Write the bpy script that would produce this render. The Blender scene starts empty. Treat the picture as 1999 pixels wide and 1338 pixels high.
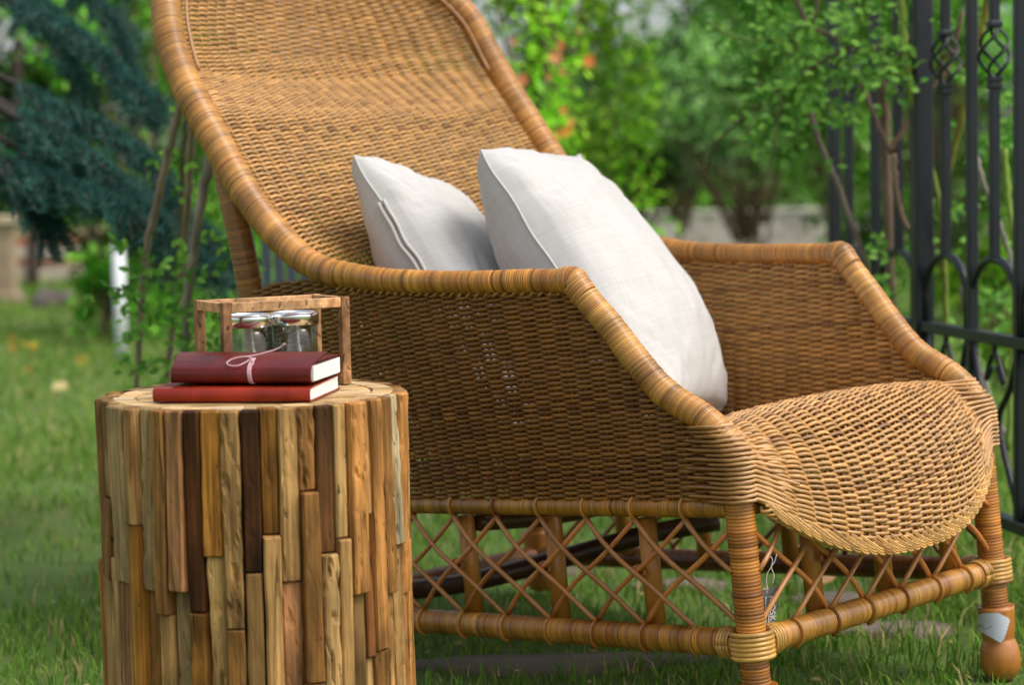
import bpy, math, random
import numpy as np
from mathutils import Vector, Matrix, noise

rng = np.random.default_rng(7)
random.seed(7)
S = bpy.context.scene
COL = S.collection

# ------------------------------------------------------------------ camera
F_PX, PITCH, ROLL, H = 4007.07, 0.0806005, 0.0202475, 0.80     # focal length in photo pixels, camera 0.8 m above the lawn
CX, CY = 999.5, 669.0
def rot(ax, a):
    c, s = math.cos(a), math.sin(a)
    return np.array({'x': [[1,0,0],[0,c,-s],[0,s,c]], 'y': [[c,0,s],[0,1,0],[-s,0,c]], 'z': [[c,-s,0],[s,c,0],[0,0,1]]}[ax])
RP = rot('x', -PITCH)
right = RP @ np.array([math.cos(ROLL), 0, -math.sin(ROLL)])
up = RP @ np.array([math.sin(ROLL), 0, math.cos(ROLL)])
fwd = RP @ np.array([0, 1, 0])
cam = bpy.data.cameras.new('camera')
cam.sensor_width = 36.0
cam.lens = F_PX / 1999 * 36
cam.clip_start = 0.05; cam.clip_end = 9000
cam.dof.use_dof = True
cam.dof.focus_distance = 2.87
cam.dof.aperture_fstop = 3.6
co = bpy.data.objects.new('camera', cam); COL.objects.link(co)
m = np.eye(4); m[:3,0] = right; m[:3,1] = up; m[:3,2] = -fwd; m[:3,3] = [0,0,H]
co.matrix_world = Matrix(m.tolist())
S.camera = co

# ------------------------------------------------------------------ light
SUN_EL, SUN_AZ = 56, 112          # azimuth clockwise from +Y
w = bpy.data.worlds.new('World'); S.world = w; w.use_nodes = True
nt = w.node_tree; nt.nodes.clear()
sky = nt.nodes.new('ShaderNodeTexSky'); sky.sky_type = 'NISHITA'; sky.sun_disc = False
sky.sun_elevation = math.radians(SUN_EL); sky.sun_rotation = math.radians(SUN_AZ)
sky.air_density = 1.0; sky.dust_density = 3.5; sky.ozone_density = 0.6
hs = nt.nodes.new('ShaderNodeHueSaturation'); hs.inputs['Saturation'].default_value = 0.42
bg = nt.nodes.new('ShaderNodeBackground'); bg.inputs['Strength'].default_value = 0.15
wo = nt.nodes.new('ShaderNodeOutputWorld')
nt.links.new(sky.outputs[0], hs.inputs['Color']); nt.links.new(hs.outputs[0], bg.inputs[0]); nt.links.new(bg.outputs[0], wo.inputs[0])
sl = bpy.data.lights.new('sun', 'SUN'); sl.energy = 1.15; sl.angle = math.radians(26); sl.color = (1.0, 0.94, 0.84)
so = bpy.data.objects.new('sun', sl); COL.objects.link(so)
az, el = math.radians(SUN_AZ), math.radians(SUN_EL)
sd = Vector((math.sin(az)*math.cos(el), math.cos(az)*math.cos(el), math.sin(el)))
so.rotation_euler = sd.to_track_quat('Z', 'Y').to_euler(); so.location = (3, -2, 6)
S.view_settings.view_transform = 'Standard'; S.view_settings.look = 'None'
S.view_settings.exposure = 0.62; S.view_settings.gamma = 1.0; S.view_settings.use_curve_mapping = False
S.render.engine = 'CYCLES'
S.cycles.max_bounces = 10; S.cycles.transparent_max_bounces = 32

# ------------------------------------------------------------------ helpers
def ray(px, py):
    u, v = (px-CX)/F_PX, (CY-py)/F_PX
    c, s = math.cos(ROLL), math.sin(ROLL)
    return RP @ np.array([c*u+s*v, 1.0, -s*u+c*v])
def at(px, py, y):                 # the place seen at a photo pixel, y metres away
    r = ray(px, py); p = r*(y/r[1]); p[2] += H; return p
def ground_at(px, py):
    r = ray(px, py); p = r*(-H/r[2]); p[2] = 0; return p
def srgb(h):
    h = h.lstrip('#'); c = np.array([int(h[i:i+2], 16)/255 for i in (0,2,4)])
    return np.where(c < .04045, c/12.92, ((c+.055)/1.055)**2.4)
def catmull(P, n):
    P = np.array(P, float)
    Q = np.vstack([2*P[0]-P[1], P, 2*P[-1]-P[-2]])
    seg = len(P)-1; out = []
    t = np.linspace(0, seg, n)
    for x in t:
        i = min(int(x), seg-1); f = x-i
        a, b, c, d = Q[i], Q[i+1], Q[i+2], Q[i+3]
        out.append(.5*((2*b)+(-a+c)*f+(2*a-5*b+4*c-d)*f*f+(-a+3*b-3*c+d)*f**3))
    return np.array(out)
def resample(P, step=None, n=None):
    P = np.asarray(P, float); d = np.r_[0, np.cumsum(np.linalg.norm(np.diff(P, axis=0), axis=1))]
    if n is None: n = max(2, int(round(d[-1]/step))+1)
    t = np.linspace(0, d[-1], n)
    return np.array([np.interp(t, d, P[:, k]) for k in range(3)]).T, t
def frames(P):
    T = np.gradient(P, axis=0); T /= np.linalg.norm(T, axis=1)[:, None]+1e-12
    N = np.zeros_like(T)
    a = np.array([0,0,1.]) if abs(T[0][2]) < .9 else np.array([1.,0,0])
    n = np.cross(T[0], a); n /= np.linalg.norm(n)
    for i in range(len(P)):
        n = n - T[i]*np.dot(n, T[i]); n /= np.linalg.norm(n)+1e-12; N[i] = n
    return T, N, np.cross(T, N)
def tubeVF(P, r, sides=8, cap=True, squash=1.0):
    P = np.asarray(P, float); n = len(P)
    r = np.broadcast_to(np.asarray(r, float), (n,))
    T, N, B = frames(P)
    th = np.arange(sides)*2*math.pi/sides
    V = P[:,None]+r[:,None,None]*(np.cos(th)[None,:,None]*N[:,None]+squash*np.sin(th)[None,:,None]*B[:,None])
    V = V.reshape(-1,3)
    i = np.arange(n-1)[:,None]*sides; j = np.arange(sides)[None]; k = (j+1)%sides
    F = np.stack([i+j, i+k, i+sides+k, i+sides+j], -1).reshape(-1,4)
    caps = []
    if cap: caps = [list(range(sides))[::-1], list(range((n-1)*sides, n*sides))]
    return V, F, caps
class MB:
    def __init__(s): s.V=[]; s.Q=[]; s.T=[]; s.N=[]; s.C=[]; s.n=0
    def add(s, V, Q=None, caps=None, tris=None, col=(1,1,1)):
        V = np.asarray(V, float)
        if Q is not None and len(Q): s.Q.append(np.asarray(Q, np.int64)+s.n)
        if tris is not None and len(tris): s.T.append(np.asarray(tris, np.int64)+s.n)
        for c in (caps or []): s.N.append([x+s.n for x in c])
        col = np.asarray(col, float)
        s.C.append(np.broadcast_to(col, (len(V),3)) if col.ndim == 1 else col)
        s.V.append(V); s.n += len(V); return s
    def tube(s, P, r, sides=8, col=(1,1,1), cap=True, squash=1.0):
        V,F,c = tubeVF(P, r, sides, cap, squash); return s.add(V, F, c, col=col)
    def box(s, c, ax, ay, az, hx, hy, hz, bev=0.0, col=(1,1,1)):
        c = np.array(c, float); ax,ay,az = (np.array(a, float) for a in (ax,ay,az))
        V = []
        if bev <= 0:
            for k in (-1,1):
                for a,b in ((-1,-1),(1,-1),(1,1),(-1,1)): V.append(c+ax*hx*a+ay*hy*b+az*hz*k)
            return s.add(V, [[3,2,1,0],[4,5,6,7],[0,1,5,4],[1,2,6,5],[2,3,7,6],[3,0,4,7]], col=col)
        zs = [(-hz, -bev), (-hz+bev, 0), (hz-bev, 0), (hz, -bev)]
        for z, ins in zs:
            X, Y = hx+ins, hy+ins; b = bev if ins == 0 else bev*.4
            for a,bb in ((-X+b,-Y),(X-b,-Y),(X,-Y+b),(X,Y-b),(X-b,Y),(-X+b,Y),(-X,Y-b),(-X,-Y+b)):
                V.append(c+ax*a+ay*bb+az*z)
        Q = []
        for r_ in range(3):
            for j in range(8):
                k = (j+1)%8; Q.append([r_*8+j, r_*8+k, r_*8+8+k, r_*8+8+j])
        return s.add(V, Q, [list(range(8))[::-1], list(range(24,32))], col=col)
    def build(s, name, mat, parent=None, smooth=True, origin=None):
        V = np.concatenate(s.V); C = np.concatenate(s.C)
        if origin is None and parent is not None: origin = ORIG.get(parent.name, (0,0,0))
        o_ = np.array(origin if origin is not None else (0,0,0), float)
        V = V-o_
        loops=[]; starts=[]; tot=[]
        n = 0
        for arr,k in ((s.Q,4),(s.T,3)):
            if arr:
                a = np.concatenate(arr); loops.append(a.reshape(-1)); m_ = len(a)
                starts.append(n+np.arange(m_)*k); tot.append(np.full(m_, k)); n += m_*k
        for p in s.N:
            loops.append(np.array(p)); starts.append(np.array([n])); tot.append(np.array([len(p)])); n += len(p)
        me = bpy.data.meshes.new(name)
        L = np.concatenate(loops).astype(np.int32); st = np.concatenate(starts).astype(np.int32); tt = np.concatenate(tot).astype(np.int32)
        me.vertices.add(len(V)); me.vertices.foreach_set('co', V.astype(np.float32).ravel())
        me.loops.add(len(L)); me.loops.foreach_set('vertex_index', L)
        me.polygons.add(len(st)); me.polygons.foreach_set('loop_start', st); me.polygons.foreach_set('loop_total', tt)
        me.polygons.foreach_set('use_smooth', np.full(len(st), smooth))
        at_ = me.attributes.new('tint', 'FLOAT_COLOR', 'POINT')
        at_.data.foreach_set('color', np.c_[C, np.ones(len(C))].astype(np.float32).ravel())
        me.materials.append(mat); me.update(calc_edges=True); me.validate()
        ob = bpy.data.objects.new(name, me); COL.objects.link(ob)
        if parent is not None:
            ob.parent = parent
            if origin is not None and ORIG.get(parent.name) is not None and parent.type != 'EMPTY': pass
        else: ob.location = o_
        ORIG[ob.name] = tuple(o_)
        return ob
ORIG = {}
def thing(name, label, cat, loc=(0,0,0), group=None):
    o = bpy.data.objects.new(name, None); COL.objects.link(o); o.location = loc; o.empty_display_size = .05
    o['label'] = label; o['category'] = cat
    if group: o['group'] = group
    ORIG[o.name] = tuple(loc); return o
def tag(o, label=None, cat=None, group=None, kind=None):
    for k,v in (('label',label),('category',cat),('group',group),('kind',kind)):
        if v: o[k] = v
    return o
Z3 = np.eye(3)

# ------------------------------------------------------------------ materials
def mat(name, rough=.5, coat=0, spec=.5, noise_scale=None, noise_amt=.25, noise_vec=(1,1,1), bump=0, bump_scale=200, metallic=0, base=None, transl=0, objcol=False, dark=None, sheen=0, rvar=0):
    M = bpy.data.materials.new(name); M.use_nodes = True; t = M.node_tree; N = t.nodes; Lk = t.links
    b = N['Principled BSDF']; b.inputs['Roughness'].default_value = rough; b.inputs['Coat Weight'].default_value = coat
    b.inputs['Coat Roughness'].default_value = .25; b.inputs['Metallic'].default_value = metallic
    b.inputs['Specular IOR Level'].default_value = spec; b.inputs['Sheen Weight'].default_value = sheen
    if base is None:
        a = N.new('ShaderNodeAttribute'); a.attribute_name = 'tint'; c = a.outputs['Color']
        if objcol:
            oi = N.new('ShaderNodeObjectInfo'); mx = N.new('ShaderNodeMix'); mx.data_type='RGBA'; mx.blend_type='MULTIPLY'; mx.inputs[0].default_value=1
            Lk.new(a.outputs['Color'], mx.inputs[6]); Lk.new(oi.outputs['Color'], mx.inputs[7]); c = mx.outputs[2]
    else:
        r = N.new('ShaderNodeRGB'); r.outputs[0].default_value = (*base,1); c = r.outputs[0]
    tc = N.new('ShaderNodeTexCoord'); mp = N.new('ShaderNodeMapping'); mp.inputs['Scale'].default_value = noise_vec
    Lk.new(tc.outputs['Object'], mp.inputs[0]); vec = mp.outputs[0]
    if noise_scale:
        nz = N.new('ShaderNodeTexNoise'); nz.inputs['Scale'].default_value = noise_scale; nz.inputs['Detail'].default_value = 5; nz.inputs['Roughness'].default_value=.65
        Lk.new(vec, nz.inputs['Vector'])
        mr = N.new('ShaderNodeMapRange'); mr.inputs[1].default_value=.3; mr.inputs[2].default_value=.7; mr.inputs[3].default_value=1-noise_amt; mr.inputs[4].default_value=1+noise_amt
        Lk.new(nz.outputs[0], mr.inputs[0])
        mx = N.new('ShaderNodeMix'); mx.data_type='RGBA'; mx.blend_type='MULTIPLY'; mx.inputs[0].default_value=1
        Lk.new(c, mx.inputs[6]); Lk.new(mr.outputs[0], mx.inputs[7]); c = mx.outputs[2]
        if rvar:
            m2 = N.new('ShaderNodeMapRange'); m2.inputs[3].default_value=rough-rvar; m2.inputs[4].default_value=rough+rvar
            Lk.new(nz.outputs[0], m2.inputs[0]); Lk.new(m2.outputs[0], b.inputs['Roughness'])
    Lk.new(c, b.inputs['Base Color'])
    if bump:
        n2 = N.new('ShaderNodeTexNoise'); n2.inputs['Scale'].default_value = bump_scale; n2.inputs['Detail'].default_value = 4
        Lk.new(vec, n2.inputs['Vector']); bp = N.new('ShaderNodeBump'); bp.inputs['Strength'].default_value = bump; bp.inputs['Distance'].default_value=.002
        Lk.new(n2.outputs[0], bp.inputs['Height']); Lk.new(bp.outputs[0], b.inputs['Normal'])
    if transl:
        tr = N.new('ShaderNodeBsdfTranslucent'); Lk.new(c, tr.inputs[0]); ms = N.new('ShaderNodeMixShader'); ms.inputs[0].default_value = transl
        Lk.new(b.outputs[0], ms.inputs[1]); Lk.new(tr.outputs[0], ms.inputs[2]); Lk.new(ms.outputs[0], N['Material Output'].inputs[0])
    return M
RATTAN = mat('woven_rattan', rough=.42, coat=.25, noise_scale=30, noise_amt=.2, bump=.15, bump_scale=300)
WRAP = mat('wrapped_rattan', rough=.42, coat=.2, noise_scale=14, noise_amt=.3, bump=.12, bump_scale=400, rvar=.1)
CANE = mat('cane', rough=.38, coat=.35, noise_scale=40, noise_amt=.2)
POLE = mat('rattan_pole', rough=.4, coat=.3, noise_scale=30, noise_vec=(1,1,.08), noise_amt=.3, bump=.3, bump_scale=120)
TURNED = mat('turned_wood', rough=.38, coat=.3, noise_scale=60, noise_vec=(1,1,.15), noise_amt=.18)
LEAF = mat('leaf', rough=.55, spec=.25, transl=.3)
FARLEAF = mat('far_leaf', rough=.7, spec=.08, transl=.24)
NEEDLE = mat('needle', rough=.6, spec=.12)
BARK = mat('bark', rough=.85, noise_scale=30, noise_vec=(1,1,.3), noise_amt=.4, bump=.6, bump_scale=60)
GRASSM = mat('grass_blade', rough=.7, spec=.1, transl=.22)
IRON = mat('painted_iron', rough=.4, spec=.5, base=(.006,.009,.014), noise_scale=25, noise_amt=.35, bump=.25, bump_scale=90)
CHROME = mat('chrome', rough=.2, metallic=1, base=(.9,.91,.92))
PAPERM = mat('paper', rough=.8, noise_scale=200, noise_amt=.03, noise_vec=(.05,.05,6))
PLAIN = mat('plain', rough=.7, noise_scale=20, noise_amt=.12)
LEATHER = mat('leather', rough=.36, coat=.22, spec=.35, noise_scale=14, noise_amt=.55, bump=.12, bump_scale=350, rvar=.12)
CORD = mat('cord', rough=.8, noise_scale=500, noise_amt=.2)
STONE = mat('stone', rough=.9, noise_scale=9, noise_amt=.3, bump=.5, bump_scale=40)
GLASS = bpy.data.materials.new('clear_glass'); GLASS.use_nodes = True
_t = GLASS.node_tree; _t.nodes.remove(_t.nodes['Principled BSDF'])
_tr = _t.nodes.new('ShaderNodeBsdfTransparent'); _gl = _t.nodes.new('ShaderNodeBsdfGlossy'); _gl.inputs['Roughness'].default_value = .02
_mx = _t.nodes.new('ShaderNodeMixShader')
_fc = _t.nodes.new('ShaderNodeLayerWeight'); _fc.inputs['Blend'].default_value = .35
_rp = _t.nodes.new('ShaderNodeValToRGB'); _rp.color_ramp.elements[0].color = (.97,.99,.97,1); _rp.color_ramp.elements[1].color = (.45,.56,.5,1)
_t.links.new(_fc.outputs['Facing'], _rp.inputs[0]); _t.links.new(_rp.outputs[0], _tr.inputs[0])
_r2=_t.nodes.new('ShaderNodeValToRGB'); _r2.color_ramp.elements[0].color=(.04,.04,.04,1); _r2.color_ramp.elements[1].color=(.6,.6,.6,1); _e=_r2.color_ramp.elements.new(.7); _e.color=(.10,.10,.10,1)
_t.links.new(_fc.outputs['Facing'],_r2.inputs[0]); _t.links.new(_r2.outputs[0], _mx.inputs[0]); _t.links.new(_tr.outputs[0], _mx.inputs[1]); _t.links.new(_gl.outputs[0], _mx.inputs[2]); _t.links.new(_mx.outputs[0], _t.nodes['Material Output'].inputs[0])

def fabric():
    M = bpy.data.materials.new('linen'); M.use_nodes = True; t=M.node_tree; N=t.nodes; L=t.links; b=N['Principled BSDF']
    b.inputs['Roughness'].default_value=.9; b.inputs['Sheen Weight'].default_value=.15; b.inputs['Specular IOR Level'].default_value=.2
    at_ = N.new('ShaderNodeAttribute'); at_.attribute_name='uvw'
    hs=[]
    for ax,sc in ((0,(620,26,1)),(1,(26,620,1))):
        mp=N.new('ShaderNodeMapping'); mp.inputs['Scale'].default_value=sc; L.new(at_.outputs['Vector'],mp.inputs[0])
        nz=N.new('ShaderNodeTexNoise'); nz.inputs['Scale'].default_value=.55; nz.inputs['Detail'].default_value=3; L.new(mp.outputs[0],nz.inputs['Vector']); hs.append(nz.outputs[0])
    ad=N.new('ShaderNodeMath'); ad.operation='ADD'; L.new(hs[0],ad.inputs[0]); L.new(hs[1],ad.inputs[1])
    cr=N.new('ShaderNodeMapRange'); cr.inputs[1].default_value=.6; cr.inputs[2].default_value=1.4; cr.inputs[3].default_value=.87; cr.inputs[4].default_value=1.07; L.new(ad.outputs[0],cr.inputs[0])
    mx=N.new('ShaderNodeMix'); mx.data_type='RGBA'; mx.blend_type='MULTIPLY'; mx.inputs[0].default_value=1; mx.inputs[6].default_value=(.54,.525,.50,1)
    L.new(cr.outputs[0],mx.inputs[7]); L.new(mx.outputs[2],b.inputs['Base Color'])
    bp=N.new('ShaderNodeBump'); bp.inputs['Strength'].default_value=.35; bp.inputs['Distance'].default_value=.0006; L.new(ad.outputs[0],bp.inputs['Height']); L.new(bp.outputs[0],b.inputs['Normal'])
    return M
LINEN = fabric()

def slatwood(name, knots=True):
    M=bpy.data.materials.new(name); M.use_nodes=True; t=M.node_tree; N=t.nodes; L=t.links; b=N['Principled BSDF']
    b.inputs['Roughness'].default_value=.72; b.inputs['Specular IOR Level'].default_value=.18
    oi=N.new('ShaderNodeObjectInfo'); tc=N.new('ShaderNodeTexCoord')
    ad=N.new('ShaderNodeVectorMath'); ad.operation='MULTIPLY_ADD'
    cb=N.new('ShaderNodeCombineXYZ')
    ml=N.new('ShaderNodeMath'); ml.operation='MULTIPLY'; ml.inputs[1].default_value=37; L.new(oi.outputs['Random'],ml.inputs[0])
    for k in range(3): L.new(ml.outputs[0],cb.inputs[k])
    av=N.new('ShaderNodeVectorMath'); av.operation='ADD'; L.new(tc.outputs['Object'],av.inputs[0]); L.new(cb.outputs[0],av.inputs[1])
    def nz(scale,vec,detail=5,dist=0):
        mp=N.new('ShaderNodeMapping'); mp.inputs['Scale'].default_value=vec; L.new(av.outputs[0],mp.inputs[0])
        n=N.new('ShaderNodeTexNoise'); n.inputs['Scale'].default_value=scale; n.inputs['Detail'].default_value=detail; n.inputs['Distortion'].default_value=dist; L.new(mp.outputs[0],n.inputs['Vector']); return n.outputs[0]
    def rng_(s,a,b_,c,d):
        m_=N.new('ShaderNodeMapRange'); 
        for i,v in enumerate((a,b_,c,d)): m_.inputs[i+1].default_value=v
        L.new(s,m_.inputs[0]); return m_.outputs[0]
    def mul(c,f):
        x=N.new('ShaderNodeMix'); x.data_type='RGBA'; x.blend_type='MULTIPLY'; x.inputs[0].default_value=1; L.new(c,x.inputs[6]); L.new(f,x.inputs[7]); return x.outputs[2]
    fine=nz(230,(1,1,.035),6,.4); blot=nz(26,(1,1,.22),4,.6); streak=nz(70,(1,1,.05),3,.8)
    tint=N.new('ShaderNodeAttribute'); tint.attribute_name='tint'
    c=mul(oi.outputs['Color'],tint.outputs['Color'])
    c=mul(c,rng_(fine,.3,.7,.58,1.32)); c=mul(c,rng_(blot,.3,.7,.5,1.3))
    crack=nz(95,(1,1,.05),4,1.2); pit=nz(150,(1,1,.45),2,.5)
    ck=rng_(crack,.635,.68,1,.28); pt_=rng_(pit,.70,.74,1,.3); stain=rng_(nz(9,(1,1,.5),3,.4),.56,.72,1,.42)
    c=mul(c,ck); c=mul(c,pt_); c=mul(c,stain)
    # warm brown streaks of heartwood
    mx=N.new('ShaderNodeMix'); mx.data_type='RGBA'; L.new(rng_(streak,.55,.72,0,.7),mx.inputs[0]); L.new(c,mx.inputs[6])
    dk=mul(c,None) if False else None
    x=N.new('ShaderNodeMix'); x.data_type='RGBA'; x.blend_type='MULTIPLY'; x.inputs[0].default_value=1; L.new(c,x.inputs[6]); x.inputs[7].default_value=(.55,.38,.25,1)
    L.new(x.outputs[2],mx.inputs[7]); c=mx.outputs[2]
    L.new(c,b.inputs['Base Color'])
    bp=N.new('ShaderNodeBump'); bp.inputs['Strength'].default_value=.55; bp.inputs['Distance'].default_value=.0012
    h0=N.new('ShaderNodeMath'); h0.operation='ADD'; L.new(ck,h0.inputs[0]); L.new(pt_,h0.inputs[1]); h1=N.new('ShaderNodeMath'); h1.operation='ADD'; L.new(h0.outputs[0],h1.inputs[0]); L.new(blot,h1.inputs[1])
    hh=N.new('ShaderNodeMath'); hh.operation='ADD'; L.new(fine,hh.inputs[0]); L.new(h1.outputs[0],hh.inputs[1]); L.new(hh.outputs[0],bp.inputs['Height']); L.new(bp.outputs[0],b.inputs['Normal'])
    return M
SLAT = slatwood('reclaimed_teak')

# ------------------------------------------------------------------ ground
def ground_mat():
    M=bpy.data.materials.new('lawn_soil'); M.use_nodes=True; t=M.node_tree; N=t.nodes; L=t.links; b=N['Principled BSDF']; b.inputs['Roughness'].default_value=.95
    tc=N.new('ShaderNodeTexCoord')
    def nz(s,d=5):
        n=N.new('ShaderNodeTexNoise'); n.inputs['Scale'].default_value=s; n.inputs['Detail'].default_value=d; L.new(tc.outputs['Object'],n.inputs['Vector']); return n.outputs[0]
    r=N.new('ShaderNodeValToRGB'); e=r.color_ramp.elements
    e[0].position=.3; e[0].color=(.06,.11,.016,1); e[1].position=.72; e[1].color=(.17,.15,.06,1)
    k=r.color_ramp.elements.new(.52); k.color=(.10,.17,.025,1)
    a=N.new('ShaderNodeMath'); a.operation='ADD'; L.new(nz(1.1,4),a.inputs[0]); L.new(nz(14,6),a.inputs[1])
    h=N.new('ShaderNodeMath'); h.operation='MULTIPLY'; h.inputs[1].default_value=.5; L.new(a.outputs[0],h.inputs[0]); L.new(h.outputs[0],r.inputs[0]); L.new(r.outputs[0],b.inputs['Base Color'])
    bp=N.new('ShaderNodeBump'); bp.inputs['Strength'].default_value=.8; bp.inputs['Distance'].default_value=.02; L.new(nz(60),bp.inputs['Height']); L.new(bp.outputs[0],b.inputs['Normal'])
    return M
G = MB(); n=60
gx = np.concatenate([-np.geomspace(4000,2,26), np.linspace(-1.8,1.8,12), np.geomspace(2,4000,26)]); gy = np.concatenate([[-3000,-300,-40,-10,-3,-1], np.linspace(0,8,17), np.geomspace(9,4000,28)])
XX,YY = np.meshgrid(gx,gy); V = np.stack([XX,YY,np.zeros_like(XX)],-1).reshape(-1,3)
V[:,2] = -.006*np.abs(np.sin(V[:,0]*2.1)*np.cos(V[:,1]*1.7))*(V[:,1]<12)
a = np.arange(len(gy)-1)[:,None]*len(gx)+np.arange(len(gx)-1)[None]
G.add(V, np.stack([a,a+1,a+1+len(gx),a+len(gx)],-1).reshape(-1,4))
tag(G.build('ground', ground_mat()), kind='structure')

def bare(x, y):      # patches of thin, dry turf
    return noise.noise(Vector((x*1.3, y*1.3, 3.1))) + .5*noise.noise(Vector((x*4.1, y*4.1, 1.7)))
STONES = [(1080,1300,.20,.055),(1020,1122,.12,.045),(1640,1172,.09,.035),(640,1330,.12,.06),(1330,1145,.08,.035),(1740,1232,.10,.04)]
STONEP = [(ground_at(px,py),a,b) for px,py,a,b in STONES]
def grass():
    zones = [(2.0,3.9,9500,1.0),(3.9,7,5200,1.15),(7,12,1500,1.7),(12,22,420,3.0)]
    PX=[];SZ=[]
    for y0,y1,den,sc in zones:
        w1 = .34*y1+.7; area = (y1-y0)*2*w1; n = int(den*area)
        x = rng.uniform(-w1,w1,n); y = rng.uniform(y0,y1,n)
        k = (np.abs(x) < .34*y+.65); x=x[k]; y=y[k]
        # clumping
        c = np.sin(x*37+np.sin(y*23)*2)*np.sin(y*41+np.sin(x*29)*2)
        k = rng.random(len(x)) < .62+.38*c; x=x[k]; y=y[k]
        if y1<13:
            bv = np.array([bare(a,b) for a,b in zip(x,y)]); k = rng.random(len(x)) > np.clip(bv*2.2-.35,0,.85); x=x[k]; y=y[k]
        for p,a,b in STONEP:
            k = ((x-p[0])/a)**2+((y-p[1])/b)**2 > rng.uniform(.25,1.0,len(x)); x=x[k]; y=y[k]
        PX.append(np.c_[x,y]); SZ.append(np.full(len(x),sc))
    P=np.concatenate(PX); sc=np.concatenate(SZ); n=len(P)
    h=rng.gamma(6,.0035,n)*np.where(sc>1.5,sc*.7,sc)+.006; wd=rng.uniform(.0011,.0022,n)*sc**1.35
    # a longer fringe round the fence foot and by the chair's far leg
    far = (P[:,0]>.62)&(P[:,1]>3.2)&(P[:,1]<6); h[far]*=1.7
    an=rng.uniform(0,2*math.pi,n); ln=rng.uniform(.1,.9,n)*h; la=rng.uniform(0,2*math.pi,n)
    d=np.c_[np.cos(an),np.sin(an),np.zeros(n)]*wd[:,None]; b=np.c_[P,np.full(n,-.004)]
    le=np.c_[np.cos(la),np.sin(la),np.zeros(n)]*ln[:,None]
    m_=b+le*.3+np.c_[np.zeros((n,2)),h*.6]; tp=b+le+np.c_[np.zeros((n,2)),h*.95]
    V=np.stack([b-d,b+d,m_+d*.8,m_-d*.8,tp],1).reshape(-1,3)
    i=np.arange(n)[:,None]*5
    g1=srgb('#44701c'); g2=srgb('#86aa44'); st=srgb('#cbb880')
    t=rng.random(n)[:,None]; c=g1*(1-t)+g2*t; s_=(rng.random(n)<.10); c[s_]=st*rng.uniform(.6,1,(s_.sum(),1))
    C=np.repeat(c,5,0)
    g_=MB(); g_.add(V, np.c_[i,i+1,i+2,i+3], tris=np.c_[i+3,i+2,i+4], col=C)
    tag(g_.build('grass', GRASSM, smooth=False), 'short green lawn grass with a few straw blades', 'grass', kind='stuff')
grass()
for k,(p,a,b) in enumerate(STONEP):
    a*=1.15; b*=1.15; s_=MB(); th=np.linspace(0,2*math.pi,18,endpoint=False)
    rr=1+.16*np.sin(th*3+k)+.08*np.sin(th*7+k*2)
    o1=np.c_[p[0]+a*rr*np.cos(th),p[1]+b*rr*np.sin(th),np.full(18,-.012)]; o2=o1.copy(); o2[:,2]=.005; o3=o2.copy(); o3[:,:2]=p[:2]+(o2[:,:2]-p[:2])*.9; o3[:,2]=.008
    V=np.vstack([o1,o2,o3]); j=np.arange(18); jj=(j+1)%18
    s_.add(V, np.vstack([np.c_[j,jj,jj+18,j+18],np.c_[j+18,jj+18,jj+36,j+36]]), [list(range(36,54))], col=srgb('#8f8070')*.62)
    where=['under the near side rail of the chair','beneath the middle of the chair','beyond the front lattice posts','at the foot of the slatted table','behind the near front leg','beside the far front foot'][k]
    tag(s_.build('flagstone', STONE), 'grey brown flagstone sunk in the lawn '+where, 'paving stone', 'flagstones sunk in the lawn')

def litter():
    mb=MB(); n=520
    y=rng.uniform(2.6,8,n); x=rng.uniform(-.29,.29,n)*y
    for i in range(n):
        a_=rng.uniform(0,6.28); L_=rng.uniform(.008,.022); leafmesh((x[i],y[i],rng.uniform(.006,.03)),L_,L_*rng.uniform(.3,.7),(rng.normal()*.3,-.5,1),(math.cos(a_),math.sin(a_),rng.normal()*.2),srgb(['#b89a68','#8f7040','#c8b48a','#a5a050','#77902f'][int(rng.integers(5))]),mb)
    tag(mb.build('leaf_litter',LEAF),'small dry leaf scraps and clippings scattered over the lawn','leaf litter',kind='stuff')
LIT=litter
# dry leaves lying on the lawn
def leafmesh(p, L_, W_, n_, d_, col, mb):
    p=np.array(p); d_=np.array(d_)/np.linalg.norm(d_); n_=np.array(n_)/np.linalg.norm(n_); s_=np.cross(n_,d_)
    V=[p, p+d_*L_*.3+s_*W_*.45+n_*W_*.12, p+d_*L_*.3-s_*W_*.45+n_*W_*.12, p+d_*L_*.7+s_*W_*.36+n_*W_*.1, p+d_*L_*.7-s_*W_*.36+n_*W_*.1, p+d_*L_, p+d_*L_*.3, p+d_*L_*.7]
    mb.add(V, [[6,1,3,7],[2,6,7,4]], tris=[[0,1,6],[0,6,2],[7,3,5],[7,5,4]], col=col)
litter()
for px,py,c,lab in ((100,772,'#d8c58a','pale yellow fallen leaf lying on the lawn left of the slatted table'),(1570,1160,'#c79a6a','tan dry leaf in the grass under the front lattice'),(645,1335,'#a9763e','brown dry leaf by the foot of the slatted table')):
    mb=MB(); p=ground_at(px,py); p[2]=.03; leafmesh(p,.07,.05,(.3,-.7,.6),(1,.2,.1),srgb(c),mb); tag(mb.build('fallen_leaf', LEAF),lab,'leaf','fallen leaves on the lawn')

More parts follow.
